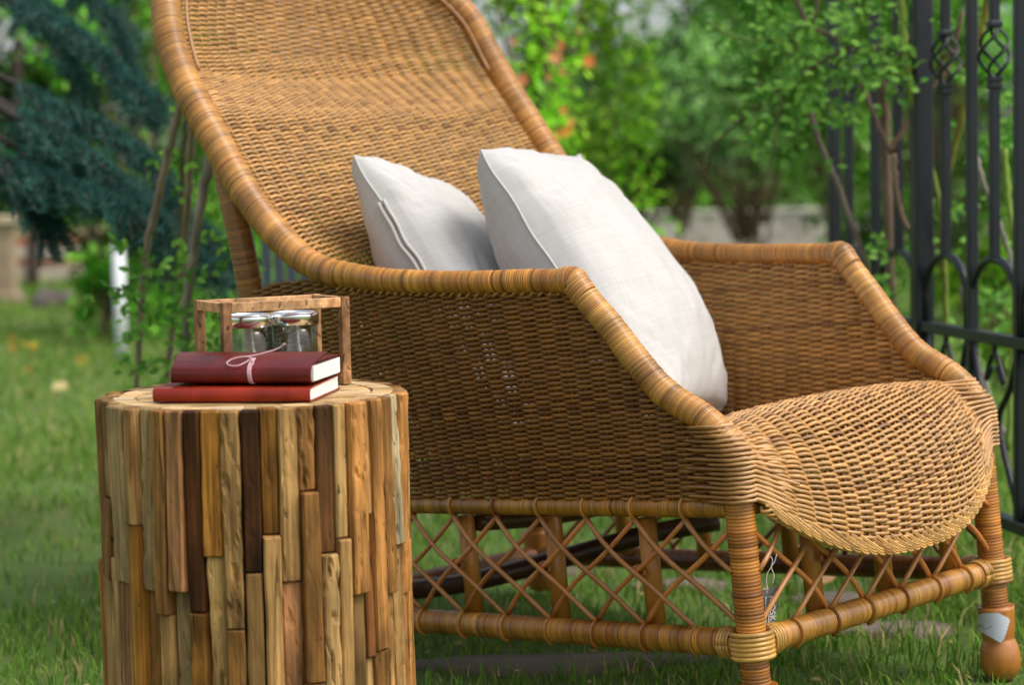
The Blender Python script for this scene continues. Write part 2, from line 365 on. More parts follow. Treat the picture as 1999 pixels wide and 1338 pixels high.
# ------------------------------------------------------------------ background planting
def leaf_cloud(mb, P, size, c1, c2, flat=.55, bright=None):
    n=len(P); D=rng.normal(size=(n,3)); D[:,2]-=.3; D/=np.linalg.norm(D,axis=1)[:,None]
    U=rng.normal(size=(n,3)); U-=D*(U*D).sum(1)[:,None]; U/=np.linalg.norm(U,axis=1)[:,None]
    s=rng.uniform(.6,1.25,n)[:,None]*size
    V=np.stack([P, P+D*s*.5+U*s*flat*.5, P+D*s, P+D*s*.5-U*s*flat*.5],1).reshape(-1,3)
    t=rng.random((n,1)); C=(c1*(1-t)+c2*t)**1.22*1.12
    i=np.arange(n)[:,None]*4; mb.add(V, np.c_[i,i+1,i+2,i+3], col=np.repeat(C,4,0))
def shrub(name, label, cat, x, y, h, rx, ry, nleaf, size, c1, c2, z0=.1, nclump=26, flowers=None, group=None, clump=.3, stems=5, flat=.55, trunk=None):
    t=thing(name,label,cat,(x,y,0),group)
    b=MB()
    if trunk:
        P=catmull([(x,y,-.05),(x+.03,y,h*.3),(x-.02,y,h*.6),(x,y,h*.92)],12); b.tube(P,np.linspace(trunk,trunk*.25,12),8,col=srgb('#5c4a3a'))
    cl=[]
    for k in range(nclump):
        u=rng.random(); zz=z0+(h-z0)*u; prof=math.sqrt(max(.05,1-(2*(u-.45))**2)) if not trunk or nclump<0 else math.sqrt(max(.05,1-(2*(u-.5))**2))
        a_=rng.uniform(0,2*math.pi); q=math.sqrt(rng.random())
        c=np.array([x+rx*prof*q*math.cos(a_), y+ry*prof*q*math.sin(a_), zz]); cl.append(c)
        base=(x+rng.uniform(-.1,.1)*rx,y,max(0,zz*.25)) if not trunk else (x,y,max(.2,zz*.7))
        P=catmull([base, (np.array(base)+c)/2+[0,0,.08*h*rng.random()], c],8)
        b.tube(P,np.linspace(.006+.0035*h,.003,8),5,col=srgb('#6a5540'))
    b.build('trunk' if trunk else 'stem',BARK,t)
    per=nleaf//nclump; f=MB()
    for c in cl:
        r=clump*rng.uniform(.6,1.3)
        P=c+rng.normal(size=(per,3))*np.array([rx,ry,h*.35])*r*.62; P[:,2]=np.maximum(P[:,2],.03)
        k=rng.choice([.28,.45,.65,.9,1.25]); leaf_cloud(f,P,size,c1*k,c2*k,flat)
    f.build('crown' if trunk else 'foliage',FARLEAF,t,smooth=False)
    if flowers:
        for (px,py,sz,c) in flowers:
            p=at(px,py,y-ry*1.7); fl=MB(); 
            for q in range(7):
                a_=q*2*math.pi/7; leafmesh(p,sz*.6,sz*.5,(math.cos(a_)*.6,-1,math.sin(a_)*.6),(math.cos(a_),-.35,math.sin(a_)),srgb(c),fl)
            fl.build('flower',LEAF,t)
    return t
g_bright=(srgb('#74b428'),srgb('#bce65a')); g_mid=(srgb('#5a9a32'),srgb('#a4d464')); g_pale=(srgb('#7db45c'),srgb('#c4e4a4')); g_dark=(srgb('#2c5a22'),srgb('#5d8f38')); g_blue=(srgb('#4c7f4c'),srgb('#8fb98a')); g_yel=(srgb('#7aa035'),srgb('#c0d062'))
def X(px,y): return (px-CX)/F_PX*y
shrub('flowering_shrub','bright green shrub with orange blossoms behind the chair back','shrub',X(1085,8.5),8.5,2.3,.42,.45,7000,.055,*g_bright,nclump=30,flat=.4,
      flowers=[(1085,110,.055,'#ffb07a'),(1150,118,.052,'#ff9a58'),(1020,155,.05,'#f79a6a'),(1108,255,.045,'#f7a548'),(1092,262,.04,'#f0a050'),(1115,238,.035,'#ffb860'),(1100,215,.035,'#ffb05a'),(1095,88,.035,'#f0805a'),(1004,80,.03,'#e8a070'),(1066,300,.03,'#e8a04a'),(1072,150,.025,'#ffc070'),(1098,140,.03,'#e88a60'),(1130,60,.02,'#f0a070')])
shrub('shrub','bushy mid green shrub just left of the chair back, behind the bare rose stems','shrub',X(300,11),11,2.4,.75,.5,6500,.07,*g_mid,nclump=26)
shrub('shrub','low bright green bush beside the white post on the left lawn','shrub',X(205,10.3),10.3,.42,.16,.2,2600,.035,srgb('#4a9426'),srgb('#7cc243'),z0=.02,nclump=14)
shrub('shrub','pale feathery green shrub above the far stone wall','shrub',X(1470,14),14,2.2,1.05,.8,9000,.07,*g_pale,nclump=34,flat=.35,z0=.95,group=None)
shrub('shrub','blue green shrub behind the large cushion','shrub',X(1250,15),15,1.5,.75,.6,5000,.075,*g_blue,nclump=24,z0=.8)
shrub('shrub','dark green shrub between the cushion and the pale feathery shrub','shrub',X(1330,17),17,1.9,.8,.6,4200,.08,*g_dark,nclump=22,z0=1.0)
shrub('shrub','mid green shrub growing just behind the iron fence','shrub',X(1840,10.5),10.5,2.1,.75,.5,7000,.06,*g_mid,nclump=28,z0=.25)
shrub('shrub','bright low shrub seen through the fence arches at the right edge','shrub',X(1950,7.4),7.4,.55,.22,.25,2600,.035,*g_bright,z0=.05,nclump=16)
shrub('shrub','yellow green shrub left of the iron fence, beyond the rose branches','shrub',X(1640,12.5),12.5,2.3,.7,.5,6000,.07,srgb('#5d9a3a'),srgb('#9ccf5e'),nclump=26,z0=.95)
shrub('shrub','dark bush in the shade beneath the cedar boughs','shrub',X(330,13.5),13.5,1.0,.5,.4,3000,.06,*g_dark,nclump=18,z0=.05)
TR=[(-6.2,24,7.5,2.2,g_dark,'dark green tree at the far left behind the cedar'),(-3.9,27,8,2.0,g_mid,'mid green tree far behind the cedar boughs'),(-1.8,25,7.2,1.7,g_dark,'dark tree hidden behind the top of the chair back'),
    (.35,26,8,1.0,(srgb('#3f6f2a'),srgb('#76a840')),'tall olive green tree behind the orange flowering shrub'),(3.0,30,9,1.1,g_dark,'dark green tree beyond the gap of pale sky'),(3.9,25,7.5,1.6,g_mid,'mid green tree above the pale feathery shrub'),
    (5.6,28,8.5,1.9,g_yel,'yellow green tree far behind the iron fence'),(7.9,26,8,2.1,g_mid,'mid green tree at the far right beyond the fence'),(-8.6,26,8,2.1,g_mid,'mid green tree beyond the left edge of the lawn')]
for k,(px,y,rx) in enumerate(((1100,23.5,1.6),(1480,23,1.7),(1850,23.5,1.5),(420,23,1.7),(60,24,1.8),(780,24,1.6))):
    shrub('hedge_shrub',['broad dark hedge shrub beyond the orange flowering shrub','broad hedge shrub right behind the far stone wall','broad hedge shrub far behind the iron fence','broad hedge shrub far behind the rose stems','broad hedge shrub behind the stone pillar at the left edge','broad hedge shrub hidden behind the chair back'][k],'shrub',X(px,y),y,2.3,rx,.6,6500,.12,*(g_dark if k%2==0 else g_mid),z0=.05,nclump=34,clump=.26,group='hedge shrubs along the far side')
for x,y,h,r,c,lab in TR:
    shrub('tree',lab,'tree',x,y,h,r,r*.8,6800,.16,*c,z0=1.4,nclump=40,trunk=.09,clump=.2,group='trees far behind the garden')
# young trunks under the trees at left
for px,py,y,wd,top,lab in ((178,585,15.0,.05,2.4,'dark slender tree trunk beside the banded wall'),(62,560,16.5,.055,2.6,'reddish dark tree trunk next to the stone pillar')):
    p=ground_at(px,py); b=MB(); P=catmull([(p[0],p[1],-.05),(p[0]+.03,p[1],.8),(p[0]-.05,p[1],1.6),(p[0],p[1],top)],14); b.tube(P,np.linspace(wd,wd*.6,14),8,col=srgb('#4a3a36'))
    t=thing('sapling',lab,'tree',tuple(p)); b.build('trunk',BARK,t)
    f=MB(); leaf_cloud(f,np.array([p[0],p[1],top])+rng.normal(size=(1500,3))*[.35,.3,.25],.07,*g_mid); f.build('crown',FARLEAF,t,smooth=False)
# stone pillar with cap
p=ground_at(12,592); t=thing('stone_pillar','pale stone garden pillar with a flat cap at the left edge','pillar',tuple(p))
b=MB(); b.box(p+[0,0,.27],*Z3,.075,.075,.27,.008,col=srgb('#a89378')); b.build('shaft',STONE,t,smooth=False)
b=MB(); b.box(p+[0,0,.035],*Z3,.11,.11,.035,.008,col=srgb('#9c8a72')); b.build('base',STONE,t,smooth=False)
b=MB(); b.box(p+[0,0,.575],*Z3,.115,.115,.03,.008,col=srgb('#c9b697')); b.build('cap',STONE,t,smooth=False)
# banded garden wall: rows of blocks
p=ground_at(205,548); t=thing('garden_wall','low garden wall in alternating red brick and pale stone bands','wall',tuple(p))
bands=[(.0,.14,'#b9aa98'),(.145,.20,'#a9604a'),(.205,.30,'#c9bcae'),(.305,.37,'#b0664e'),(.375,.44,'#c7b08c')]
for z0,z1,c in bands:
    for k in range(-4,4):
        if z0==0 and k%2: continue
        wd=.26 if z0==0 else .13
        b=MB(); cc=p+[(.5+k)*.265+(0 if z0 else .13),0,(z0+z1)/2]; b.box(cc,*Z3,.131 if z0 else .262,.09,(z1-z0)/2,.006,col=srgb(c)*rng.uniform(.85,1.12)); b.build('block',STONE,t,smooth=False)
# far pale wall beyond the chair's far arm
p=ground_at(1500,492); t=thing('stone_wall','long pale stone wall low behind the far arm of the chair','wall',tuple(p))
for r_ in range(4):
    for k in range(-9,10):
        b=MB(); b.box(p+[k*.32+(r_%2)*.16,0,.05+r_*.095],*Z3,.157,.11,.045,.008,col=srgb('#c2b8ae')*rng.uniform(.75,1.15)); b.build('stone_block',STONE,t,smooth=False)
b=MB(); b.box(p+[0,0,.41],*Z3,3.1,.14,.018,.006,col=srgb('#bcb3aa')); b.build('coping',STONE,t,smooth=False)
# white post
p=ground_at(238,695); t=thing('garden_post','slim white post standing on the lawn behind the rose stems','post',tuple(p))
b=MB(); b.tube([p+[0,0,-.05],p+[0,0,.50]],.030,12,col=srgb('#e4e6ea')); b.build('shaft',PLAIN,t)
b=MB(); b.tube([p+[0,0,.50],p+[0,0,.515],p+[0,0,.53]],[.036,.036,.012],12,col=srgb('#dcdfe4')); b.build('cap',PLAIN,t)
# rocks
for px,py,y_s,lab in ((95,592,.13,'dark rock on the lawn in front of the banded wall'),(130,585,.09,'small grey rock right of the dark rock')):
    p=ground_at(px,py+6); b=MB(); 
    th=np.linspace(0,2*math.pi,10,endpoint=False); R=[]
    for k,(zz,rr) in enumerate(((0,1),(.35,.95),(.7,.65),(.9,.25))): R.append(np.c_[p[0]+y_s*rr*np.cos(th)*(1+.15*np.sin(th*3+k)),p[1]+y_s*.8*rr*np.sin(th),np.full(10,zz*y_s)])
    V=np.vstack(R); Q=[]
    for k in range(3):
        for j in range(10): Q.append([k*10+j,k*10+(j+1)%10,k*10+10+(j+1)%10,k*10+10+j])
    b.add(V,Q,[list(range(30,40))],col=srgb('#6e625e')); tag(b.build('rock',STONE,smooth=False),lab,'rock')
# yellowing seedlings on the lawn
for k,(px,py,hh,lab) in enumerate(((62,765,.19,'yellow leaved seedling on the lawn, nearest the left edge'),(30,700,.1,'orange brown leaved seedling on the far left lawn'),(160,735,.08,'small yellow green seedling between the left edge and the rose stems'))):
    p=ground_at(px,py); t=thing('seedling',lab,'plant',tuple(p),'yellowing seedlings on the lawn'); b=MB(); P=catmull([p,p+[.01,0,hh*.5],p+[-.01,0,hh]],8); b.tube(P,.002,5,col=srgb('#8a8a3a')); b.build('stem',BARK,t)
    f=MB()
    for q in range(7):
        a_=rng.uniform(0,6.28); z=hh*(.35+.65*rng.random()); leafmesh(p+[0,0,z],.032,.02,(0,-.6,.8),(math.cos(a_),math.sin(a_)*.5,.25),srgb(['#d6b23a','#b8702a','#c9c04a'][int(rng.integers(3))]),f)
    f.build('foliage',LEAF,t)

# ------------------------------------------------------------------ cedar at left
def cedar():
    tr=np.array([-2.3,5.2,0]); t=thing('cedar_tree','blue green cedar with drooping boughs at the upper left','tree',tuple(tr))
    b=MB(); P=catmull([tr+[0,0,-.1],tr+[.03,0,1],tr+[0,.02,2],tr+[-.02,0,4]],14); b.tube(P,np.linspace(.13,.05,14),10,col=srgb('#4b3d33')); b.build('trunk',BARK,t)
    boughs=[]
    def pts(l,y0,y1): return [at(px,py,y0+(y1-y0)*k/(len(l)-1)) for k,(px,py) in enumerate(l)]
    L_=[([(-60,170),(60,235),(170,300),(260,380),(330,450)],4.5,4.35),([(-60,120),(80,190),(190,240),(290,310),(345,400)],4.7,4.5),
        ([(-80,280),(20,320),(110,350),(190,380),(250,415)],4.4,4.3),([(-60,300),(10,340),(60,375),(95,440)],4.5,4.4),
        ([(-60,-40),(60,20),(150,60),(230,140),(290,190)],5.0,4.8),([(100,-120),(170,-30),(230,60),(260,150),(290,200)],5.2,5.0),
        ([(150,300),(230,350),(300,430),(360,480),(410,520)],4.8,4.6),([(-60,230),(60,280),(150,330),(230,400),(310,500)],4.75,4.6),([(220,330),(330,400),(400,450),(450,500)],5.0,4.9),([(-100,-100),(0,-30),(90,10),(130,90),(160,170)],5.2,5.1)]
    c1,c2=srgb('#10302a'),srgb('#4f857a')
    for l,y0,y1 in L_:
        boughs.append(catmull([tr+[0,0,1.6+.2*rng.random()]]+pts(l,y0,y1),46))
    for Bp in boughs:
        wd=MB(); wd.tube(Bp,np.linspace(.013,.002,len(Bp)),6,col=srgb('#2e2822'))
        nd=MB()
        tips=[]
        for i in range(12,len(Bp)):
            T=Bp[i]-Bp[i-1]; T/=np.linalg.norm(T)
            for s in (-1,1,0):
                side=np.cross(T,[0,0,1]); side/=np.linalg.norm(side)+1e-9
                d=T*rng.uniform(.5,1)+side*s*rng.uniform(.4,1)+np.array([0,-.15,-.45*rng.random()]); d/=np.linalg.norm(d)
                ln=rng.uniform(.05,.15)*(1.15-i/len(Bp)*.5)
                Q=catmull([Bp[i],Bp[i]+d*ln*.5,Bp[i]+d*ln+[0,0,-.02]],5); wd.tube(Q,[.003,.0026,.0022,.0018,.0012],4,col=srgb('#5a4636'))
                Rs,_=resample(Q,.011); 
                for q in Rs: tips.append(q)
        tips=np.array(tips); nn=15
        P=np.repeat(tips,nn,0); n=len(P); D=rng.normal(size=(n,3)); D[:,2]+=.35; D/=np.linalg.norm(D,axis=1)[:,None]
        ln=rng.uniform(.016,.032,n)[:,None]; U=np.cross(D,rng.normal(size=(n,3))); U/=np.linalg.norm(U,axis=1)[:,None]
        V=np.stack([P-U*.0010,P+U*.0010,P+D*ln],1).reshape(-1,3); i=np.arange(n)[:,None]*3
        tt=np.repeat(rng.random((len(tips),1))**1.6,nn,0)*.75+rng.random((n,1))*.25
        nd.add(V,tris=np.c_[i,i+1,i+2],col=np.repeat(c1*(1-tt)+c2*tt,3,0))
        w_=wd.build('bough',BARK,t); nd.build('needles',NEEDLE,w_,smooth=False,origin=ORIG[t.name])
cedar()

# ------------------------------------------------------------------ roses (stems given as photo px + distance)
def rose(name,label,base,stems,leaf_pts,nleaf,spread,c1,c2,size=.03):
    t=thing(name,label,'climbing plant',tuple(base))
    for l,y,r,c in stems:
        y0,y1=(y,y) if not isinstance(y,tuple) else y
        P=[at(px,py,y0+(y1-y0)*k/(len(l)-1)) for k,(px,py) in enumerate(l)]
        P=catmull(P,max(10,len(l)*7)); P+=np.c_[[ [noise.noise(Vector((i*.9,r*900,1)))*.004,0,0] for i in range(len(P))]]
        b=MB(); b.tube(P,np.linspace(r,r*.75,len(P)),7,col=srgb(c)); b.build('stem',BARK,t)
    f=MB()
    for px,py,y,sp,n in leaf_pts:
        c=at(px,py,y)
        for k in range(n):
            q=c+rng.normal(size=3)*sp*np.array([1,.7,1]); a_=rng.uniform(0,6.28); d=np.array([math.cos(a_),rng.uniform(-.6,.3),math.sin(a_)*.7-.2])
            d/=np.linalg.norm(d); f.tube([q-d*.02,q+d*size*1.6],.0007,3,col=srgb('#6d8a3a'),cap=False)
            for j in (-1,1,0):
                u=rng.random(); col=c1*(1-u)+c2*u
                dd=d+np.array([d[2],0,-d[0]])*j*.9; leafmesh(q+d*(size*(.5 if j else 1.5)),size*rng.uniform(.7,1.1),size*.62,(rng.normal()*.5,-1,rng.uniform(.2,1)),dd,col,f)
    f.build('foliage',LEAF,t)
rc1,rc2=srgb('#3f7d24'),srgb('#8cc34c')
rose('rose_bush','leggy rose with bare woody stems left of the chair back',ground_at(300,960),
  [([(372,120),(356,190),(330,290),(305,400),(288,480),(276,580),(272,680),(266,760),(262,960)],(3.9,4.2),.0085,'#94836e'),
   ([(440,230),(420,280),(392,400),(380,480),(368,570),(360,660),(350,760),(330,960)],(3.8,4.1),.0105,'#9c8f80'),
   ([(385,170),(374,260),(368,380),(362,450),(352,560),(330,700),(310,960)],(4.0,4.3),.008,'#8a7a62'),
   ([(372,200),(358,290),(355,360),(352,470),(345,560),(335,640),(300,960)],(4.1,4.3),.0065,'#5d5a3c'),
   ([(283,610),(250,570),(218,562)],4.0,.003,'#4f6b34')],
  [(350,520,4.0,.06,12),(420,510,4.0,.05,8),(330,620,4.0,.07,20),(300,690,4.05,.06,16),(380,680,4.0,.06,16),(400,590,4.1,.05,8),(350,740,4.1,.06,10),(430,450,4.2,.04,5),(235,570,4.0,.03,4),(350,260,4.0,.05,6),(290,560,4.0,.04,6)],0,0,rc1,rc2,.024)
rose('climbing_rose','climbing rose with green and brown stems threaded through the iron fence',ground_at(1880,1010),
  [([(1757,-30),(1768,100),(1790,230),(1822,350),(1838,430),(1845,560),(1850,700),(1880,860),(1890,1000)],(4.3,4.35),.0085,'#7d8f3a'),
   ([(1935,-30),(1905,110),(1880,220),(1855,320),(1840,420),(1842,540)],(4.1,4.3),.0080,'#8d8a38'),
   ([(1722,150),(1728,240),(1730,310),(1735,420),(1737,520),(1745,620),(1760,760),(1780,900)],(4.5,4.5),.0125,'#6f5c4a'),
   ([(1680,150),(1700,210),(1735,290),(1745,300)],4.45,.0065,'#6f5c50'),([(1745,300),(1750,370),(1765,430),(1790,470)],4.4,.006,'#7a6250'),
   ([(1735,295),(1765,250),(1790,205),(1850,130),(1880,20)],4.4,.006,'#6b5240'),
   ([(1580,215),(1600,280),(1635,360),(1660,430),(1690,520),(1720,640),(1760,800)],(4.6,4.6),.0075,'#75685c'),
   ([(1550,-20),(1575,45),(1600,60),(1690,95),(1760,80)],4.4,.006,'#6b5a4a'),([(1600,-30),(1588,45)],4.4,.004,'#6b5a4a'),
   ([(1670,85),(1590,130),(1500,190),(1450,230),(1400,280),(1380,330)],(4.4,4.7),.0045,'#5f5a40'),([(1380,40),(1440,75),(1520,75)],4.5,.0025,'#6a7a40'),
   ([(1530,180),(1520,230),(1505,310),(1500,350)],4.5,.003,'#6a6a40'),
   ([(1905,300),(1920,360),(1945,420),(1970,500),(1990,620)],4.3,.0065,'#8a8478'),([(1960,290),(1970,400),(1985,520),(1975,700),(1968,880)],4.2,.007,'#7f9a3e'),
   ([(1880,560),(1900,680),(1925,760),(1960,850)],4.3,.009,'#8a7f74'),([(1895,640),(1925,740),(1955,840)],4.4,.0055,'#6d9a40')],
  [(1530,40,4.5,.05,16),(1470,50,4.6,.04,8),(1580,120,4.5,.05,16),(1620,60,4.4,.05,14),(1560,180,4.5,.045,12),(1620,170,4.45,.05,14),(1500,235,4.6,.03,5),(1680,40,4.4,.05,12),(1730,90,4.3,.045,16),(1740,150,4.3,.035,10),(1660,130,4.4,.05,12),(1690,30,4.5,.05,10),(1740,500,4.4,.035,9),(1745,540,4.4,.035,9),(1800,30,4.3,.04,8),(1860,170,4.4,.04,5),(1500,300,4.6,.02,3),(1810,420,4.5,.04,8),(1960,240,4.4,.04,6),(1870,420,4.6,.05,8),(1950,590,4.6,.05,14),(1930,650,4.7,.04,8),(1420,35,4.7,.03,4),(1610,210,4.5,.04,8)],0,0,rc1,rc2,.027)

# ------------------------------------------------------------------ wrought iron fence
def fence():
    A=np.array([(1945-CX)/F_PX*3.95,3.95,0]); B=np.array([(1662-CX)/F_PX*4.75,4.75,0]); d=(B-A); d/=np.linalg.norm(d); nrm=np.array([-d[1],d[0],0]); up_=np.array([0,0,1.])
    def S_(px):
        x=(px-CX)/F_PX; return (x*A[1]-A[0])/(d[0]-x*d[1])
    t=thing('iron_fence','dark wrought iron fence with basket twists and arches right of the chair','fence',tuple(A))
    def bar(s,z0,z1,w_,name='bar'):
        b=MB(); b.box(A+d*s+up_*(z0+z1)/2,d,nrm,up_,w_/2,w_/2,(z1-z0)/2,.002); return b.build(name,IRON,t,smooth=False)
    def strip(P,w_,name):
        b=MB(); b.tube(P,w_,6); return b.build(name,IRON,t)
    zr=.470; zt=2.1; zb=.12
    bk=[S_(x) for x in (1945,1850,1757,1662)]; pl=[S_(x) for x in (1994,1901,1713)]; po=[S_(1803),S_(1633)]
    stp=(bk[1]-bk[0]); bk+= [bk[0]-stp,bk[0]-2*stp]; pl+=[pl[0]-stp,pl[0]-2*stp]
    for s in pl: bar(s,zb,zt,.020)
    for s in bk:
        bar(s,.622,.972,.018); bar(s,1.068,zt,.018); c=A+d*s+up_*1.02
        for q in range(4):
            P=[]
            for e in np.linspace(0,1,15):
                a_=q*math.pi/2+e*math.pi*1.1; r_=.027*math.sin(math.pi*e)**.8+.004; P.append(c+d*r_*math.cos(a_)+nrm*r_*math.sin(a_)+up_*(e-.5)*.098)
            strip(P,.0036,'basket_twist')
        for zz in (.968,1.072,.955):
            b=MB(); b.box(c*[1,1,0]+up_*zz,d,nrm,up_,.013,.013,.006,.002); b.build('collar',IRON,t,smooth=False)
    for s,w_ in zip(po,(.020,.013)):
        b=MB(); b.box(A+d*s+up_*1.08,d,nrm,up_,w_,w_,1.1,.003); b.build('fence_post',IRON,t,smooth=False)
    s0,s1=min(bk+pl)-.05,po[1]
    for z,h_ in ((zr,.011),(zb,.012),(zt,.012)):
        b=MB(); b.box(A+d*(s0+s1)/2+up_*z,d,nrm,up_,(s1-s0)/2,.014,h_,.002); b.build('rail',IRON,t,smooth=False)
    for s in bk:
        c=A+d*s; r_=stp*.46
        P=[c-d*r_+up_*zr+nrm*.001]+[c+d*(-r_*math.cos(a_))+up_*(.535+.088*math.sin(a_)) for a_ in np.linspace(0,math.pi,17)]+[c+d*r_+up_*zr]
        strip(P,.0085,'arch')
        for e in (-1,1):
            P=[c+d*e*.004+up_*(zr-.01)]+[c+d*e*(.020+.020*math.sin(a_-1.2))+up_*(zr-.055+.028*math.cos(a_)) for a_ in np.linspace(0,math.pi*1.5,9)]
            strip(catmull(P,24),.0048,'scroll')
            P=catmull([c+d*e*stp*.45+up_*(zr-.01),c+d*e*stp*.30+up_*(zr-.09),c+d*e*.02+up_*(zr-.15),c+d*e*stp*.16+up_*(zr-.21),c+d*e*stp*.34+up_*(zr-.28),c+d*e*stp*.47+up_*(zb+.01)],24); strip(P,.0065,'loop')
fence()
# piece of a second iron gate seen under the chair back
p=at(545,520,5.6); p[2]=0; t=thing('iron_gate','blue grey iron gate bars glimpsed between the rear post and the back rim','gate',tuple(p))
GREY=mat('grey_iron',rough=.5,base=(.06,.075,.11))
for k in range(-1,3):
    b=MB(); b.box(p+[k*.034,0,.47],*Z3,.0125,.0125,.46,.002); b.build('bar',GREY,t,smooth=False)
for z in (.12,.86):
    b=MB(); b.box(p+[.017,.002,z],*Z3,.075,.008,.012,.002); b.build('rail',GREY,t,smooth=False)

# ------------------------------------------------------------------ WICKER CHAIR (own frame: w across, b back, z up)
CM = np.array([[.709,-.700,-.078],[.705,.708,.052],[.019,-.092,.996]])
q_,r__=np.linalg.qr(CM); CM=q_*np.sign(np.diag(r__))
CO = np.array([.31878,2.75,.80-.64113]); W = .60
def Lw(P): return np.asarray(P,float)@CM.T+CO
def loc(px,py,axis,val):
    r=CM.T@ray(px,py); oo=-CM.T@(CO-np.array([0,0,H])); k=(val-oo[axis])/r[axis]; return oo+k*r
chair = thing('wicker_armchair','high backed honey brown wicker armchair with white cushions on the lawn','armchair',(CO[0],CO[1],0))
def rattan_col(n,base='#c89a58',var=.22,dark=.1):
    c=srgb(base)**1.17*np.array([.975,1.04,1.0]); k=1+rng.normal(0,var*.6,(n,1)); k=np.clip(k,.45,1.5); out=c*k
    dk=rng.random(n)<dark; out[dk]*=np.array([.62,.5,.4]); return np.clip(out,0.005,.9)
def wrapped(P,r,name,parent=chair,pitch=.0046,sides=14,base='#c8924c',patch=.28,tilt=.12,mesh_only=None,cap=True):
    """a pole bound round with flat cane: every turn of the cane is a ridge of its own"""
    pitch*=.84; patch*=.7; P,t=resample(P,pitch/3); n=len(P)
    rr=np.interp(t,np.linspace(0,t[-1],len(np.atleast_1d(r))) if np.ndim(r) else [0,1],np.atleast_1d(r) if np.ndim(r) else [r,r])
    prof=np.tile([.94,1.0,.995],n//3+1)[:n]
    turn=(np.arange(n)//3); jit=rng.normal(0,.012,turn.max()+2)
    V,F,c=tubeVF(P,rr*prof*(1+jit[turn]),sides,cap)
    T,N,B=frames(P); th=np.arange(sides)*2*math.pi/sides
    tl=tilt+rng.normal(0,.05,turn.max()+2)[turn]*0
    V=V+(T[:,None]*(np.cos(th+.7)[None,:,None])*(rr*tl)[:,None,None]).reshape(-1,3)
    cc=rattan_col(turn.max()+2,base,.31,.05); sm=np.convolve(rng.normal(0,1,turn.max()+40),np.ones(7)/7,'same')[:turn.max()+2]*2.0
    cc=cc*np.clip(1+patch*sm[:,None]*np.array([.55,.8,1.0]),.35,1.5)
    col=np.repeat(cc[turn],sides,0)
    col[np.repeat(prof<.97,sides)]*=.55
    b=MB() if mesh_only is None else mesh_only; b.add(Lw(V),F,c,col=col)
    return b if mesh_only is not None else b.build(name,WRAP,parent)
def mirror(P): P=np.array(P,float).copy(); P[:,0]=W-P[:,0]; return P

SLOPE=[(0,-.004,.215),(.0,.000,.262),(-.002,.038,.306),(-.006,.105,.347),(-.010,.147,.391),(-.014,.187,.443),(-.020,.228,.492)]
ARM=[(-.022,.247,.516),(-.034,.33,.523),(-.055,.45,.531),(-.068,.60,.546),(-.075,.728,.569)]
RIM=[(-.075,.700,.562),(-.0755,.735,.571),(-.078,.782,.594),(-.080,.841,.640),(-.080,.910,.713),(-.080,.978,.810),(-.079,1.036,.895),(-.074,1.076,.969),(-.059,1.106,1.045),(-.021,1.137,1.104),(.05,1.165,1.168),(.17,1.187,1.222),(.30,1.195,1.240)]
def arm_parts(mir):
    f=(lambda P:mirror(P)) if mir else (lambda P:np.array(P,float))
    wrapped(catmull(f(SLOPE),60),[.0212,.0205,.021,.0205,.0195],'arm_front',pitch=.0042,base='#c8924e')
    wrapped(catmull(f([SLOPE[-1],(-.0215,.240,.508),ARM[0],(-.025,.268,.519)]),20),[.0205,.021,.0215,.0185],'arm_corner',pitch=.006,base='#c48c4a',patch=.15)
    wrapped(catmull(f(ARM),60),[.018,.0175,.0175,.0185,.021],'arm_rail',pitch=.0050,base='#c48a40')
    # rear post
    wrapped(catmull(f([(.0,1.0,-.0),(-.01,.985,.19),(-.045,.965,.50),(-.058,.962,.62),(-.062,.985,.78)]),30),.022,'rear_leg',pitch=.0052,base='#a97433')
arm_parts(False); arm_parts(True)
rim=catmull(RIM+[tuple(p) for p in mirror(RIM[:-1])[::-1]],220)
wrapped(rim,[.0215,.0245,.0262,.0268,.0262,.0255,.0235,.0225,.0235,.0255,.0262,.0268,.0262,.0245,.0215],'back_rim',pitch=.0042,base='#c68f4e',patch=.24,sides=18)
# leg feet
def lathe(c,axis,prof,n=22):
    a=np.array(axis,float); a/=np.linalg.norm(a); x=np.cross(a,[0,1,0]); x/=np.linalg.norm(x); y=np.cross(a,x); th=np.arange(n)*2*math.pi/n
    V=np.concatenate([np.array(c)+a*h+r*(np.cos(th)[:,None]*x+np.sin(th)[:,None]*y) for h,r in prof]); m_=len(prof)
    area=sum((prof[i][0]*prof[(i+1)%m_][1]-prof[(i+1)%m_][0]*prof[i][1]) for i in range(m_))
    i=np.arange(m_-1)[:,None]*n; j=np.arange(n)[None]; k=(j+1)%n
    F=np.stack([i+j,i+k,i+n+k,i+n+j],-1).reshape(-1,4)
    ctr=np.array(c); q=V[F]; vol=np.einsum('ij,ij->i',q[:,0]-ctr,np.cross(q[:,1]-ctr,q[:,2]-ctr)).sum()+np.einsum('ij,ij->i',q[:,0]-ctr,np.cross(q[:,2]-ctr,q[:,3]-ctr)).sum()
    return V,(F if vol>0 else F[:, ::-1])
FOOT=[(0,.0),(0,.0275),(.002,.0292),(-.004,.0292),(-.03,.0272),(-.047,.0252),(-.050,.0242),(-.052,.0252),(-.060,.0288),(-.075,.0318),(-.090,.0314),(-.102,.028),(-.112,.020),(-.116,.010),(-.116,0)]
def leg(wv,bv,z_top,z_foot,name,base='#bd7d34'):
    l=wrapped([(wv,bv,z_foot-.002),(wv,bv,z_top)],.0208 if bv<.5 else .021,name,pitch=.0058,base=base,patch=.34,tilt=.05)
    V,F=lathe((wv,bv,z_foot),(0,0,1),FOOT); b=MB(); b.add(Lw(V),F,col=srgb('#b0702e')); b.build('foot',TURNED,l,origin=ORIG[chair.name])
    return l
LEGZ=-.058
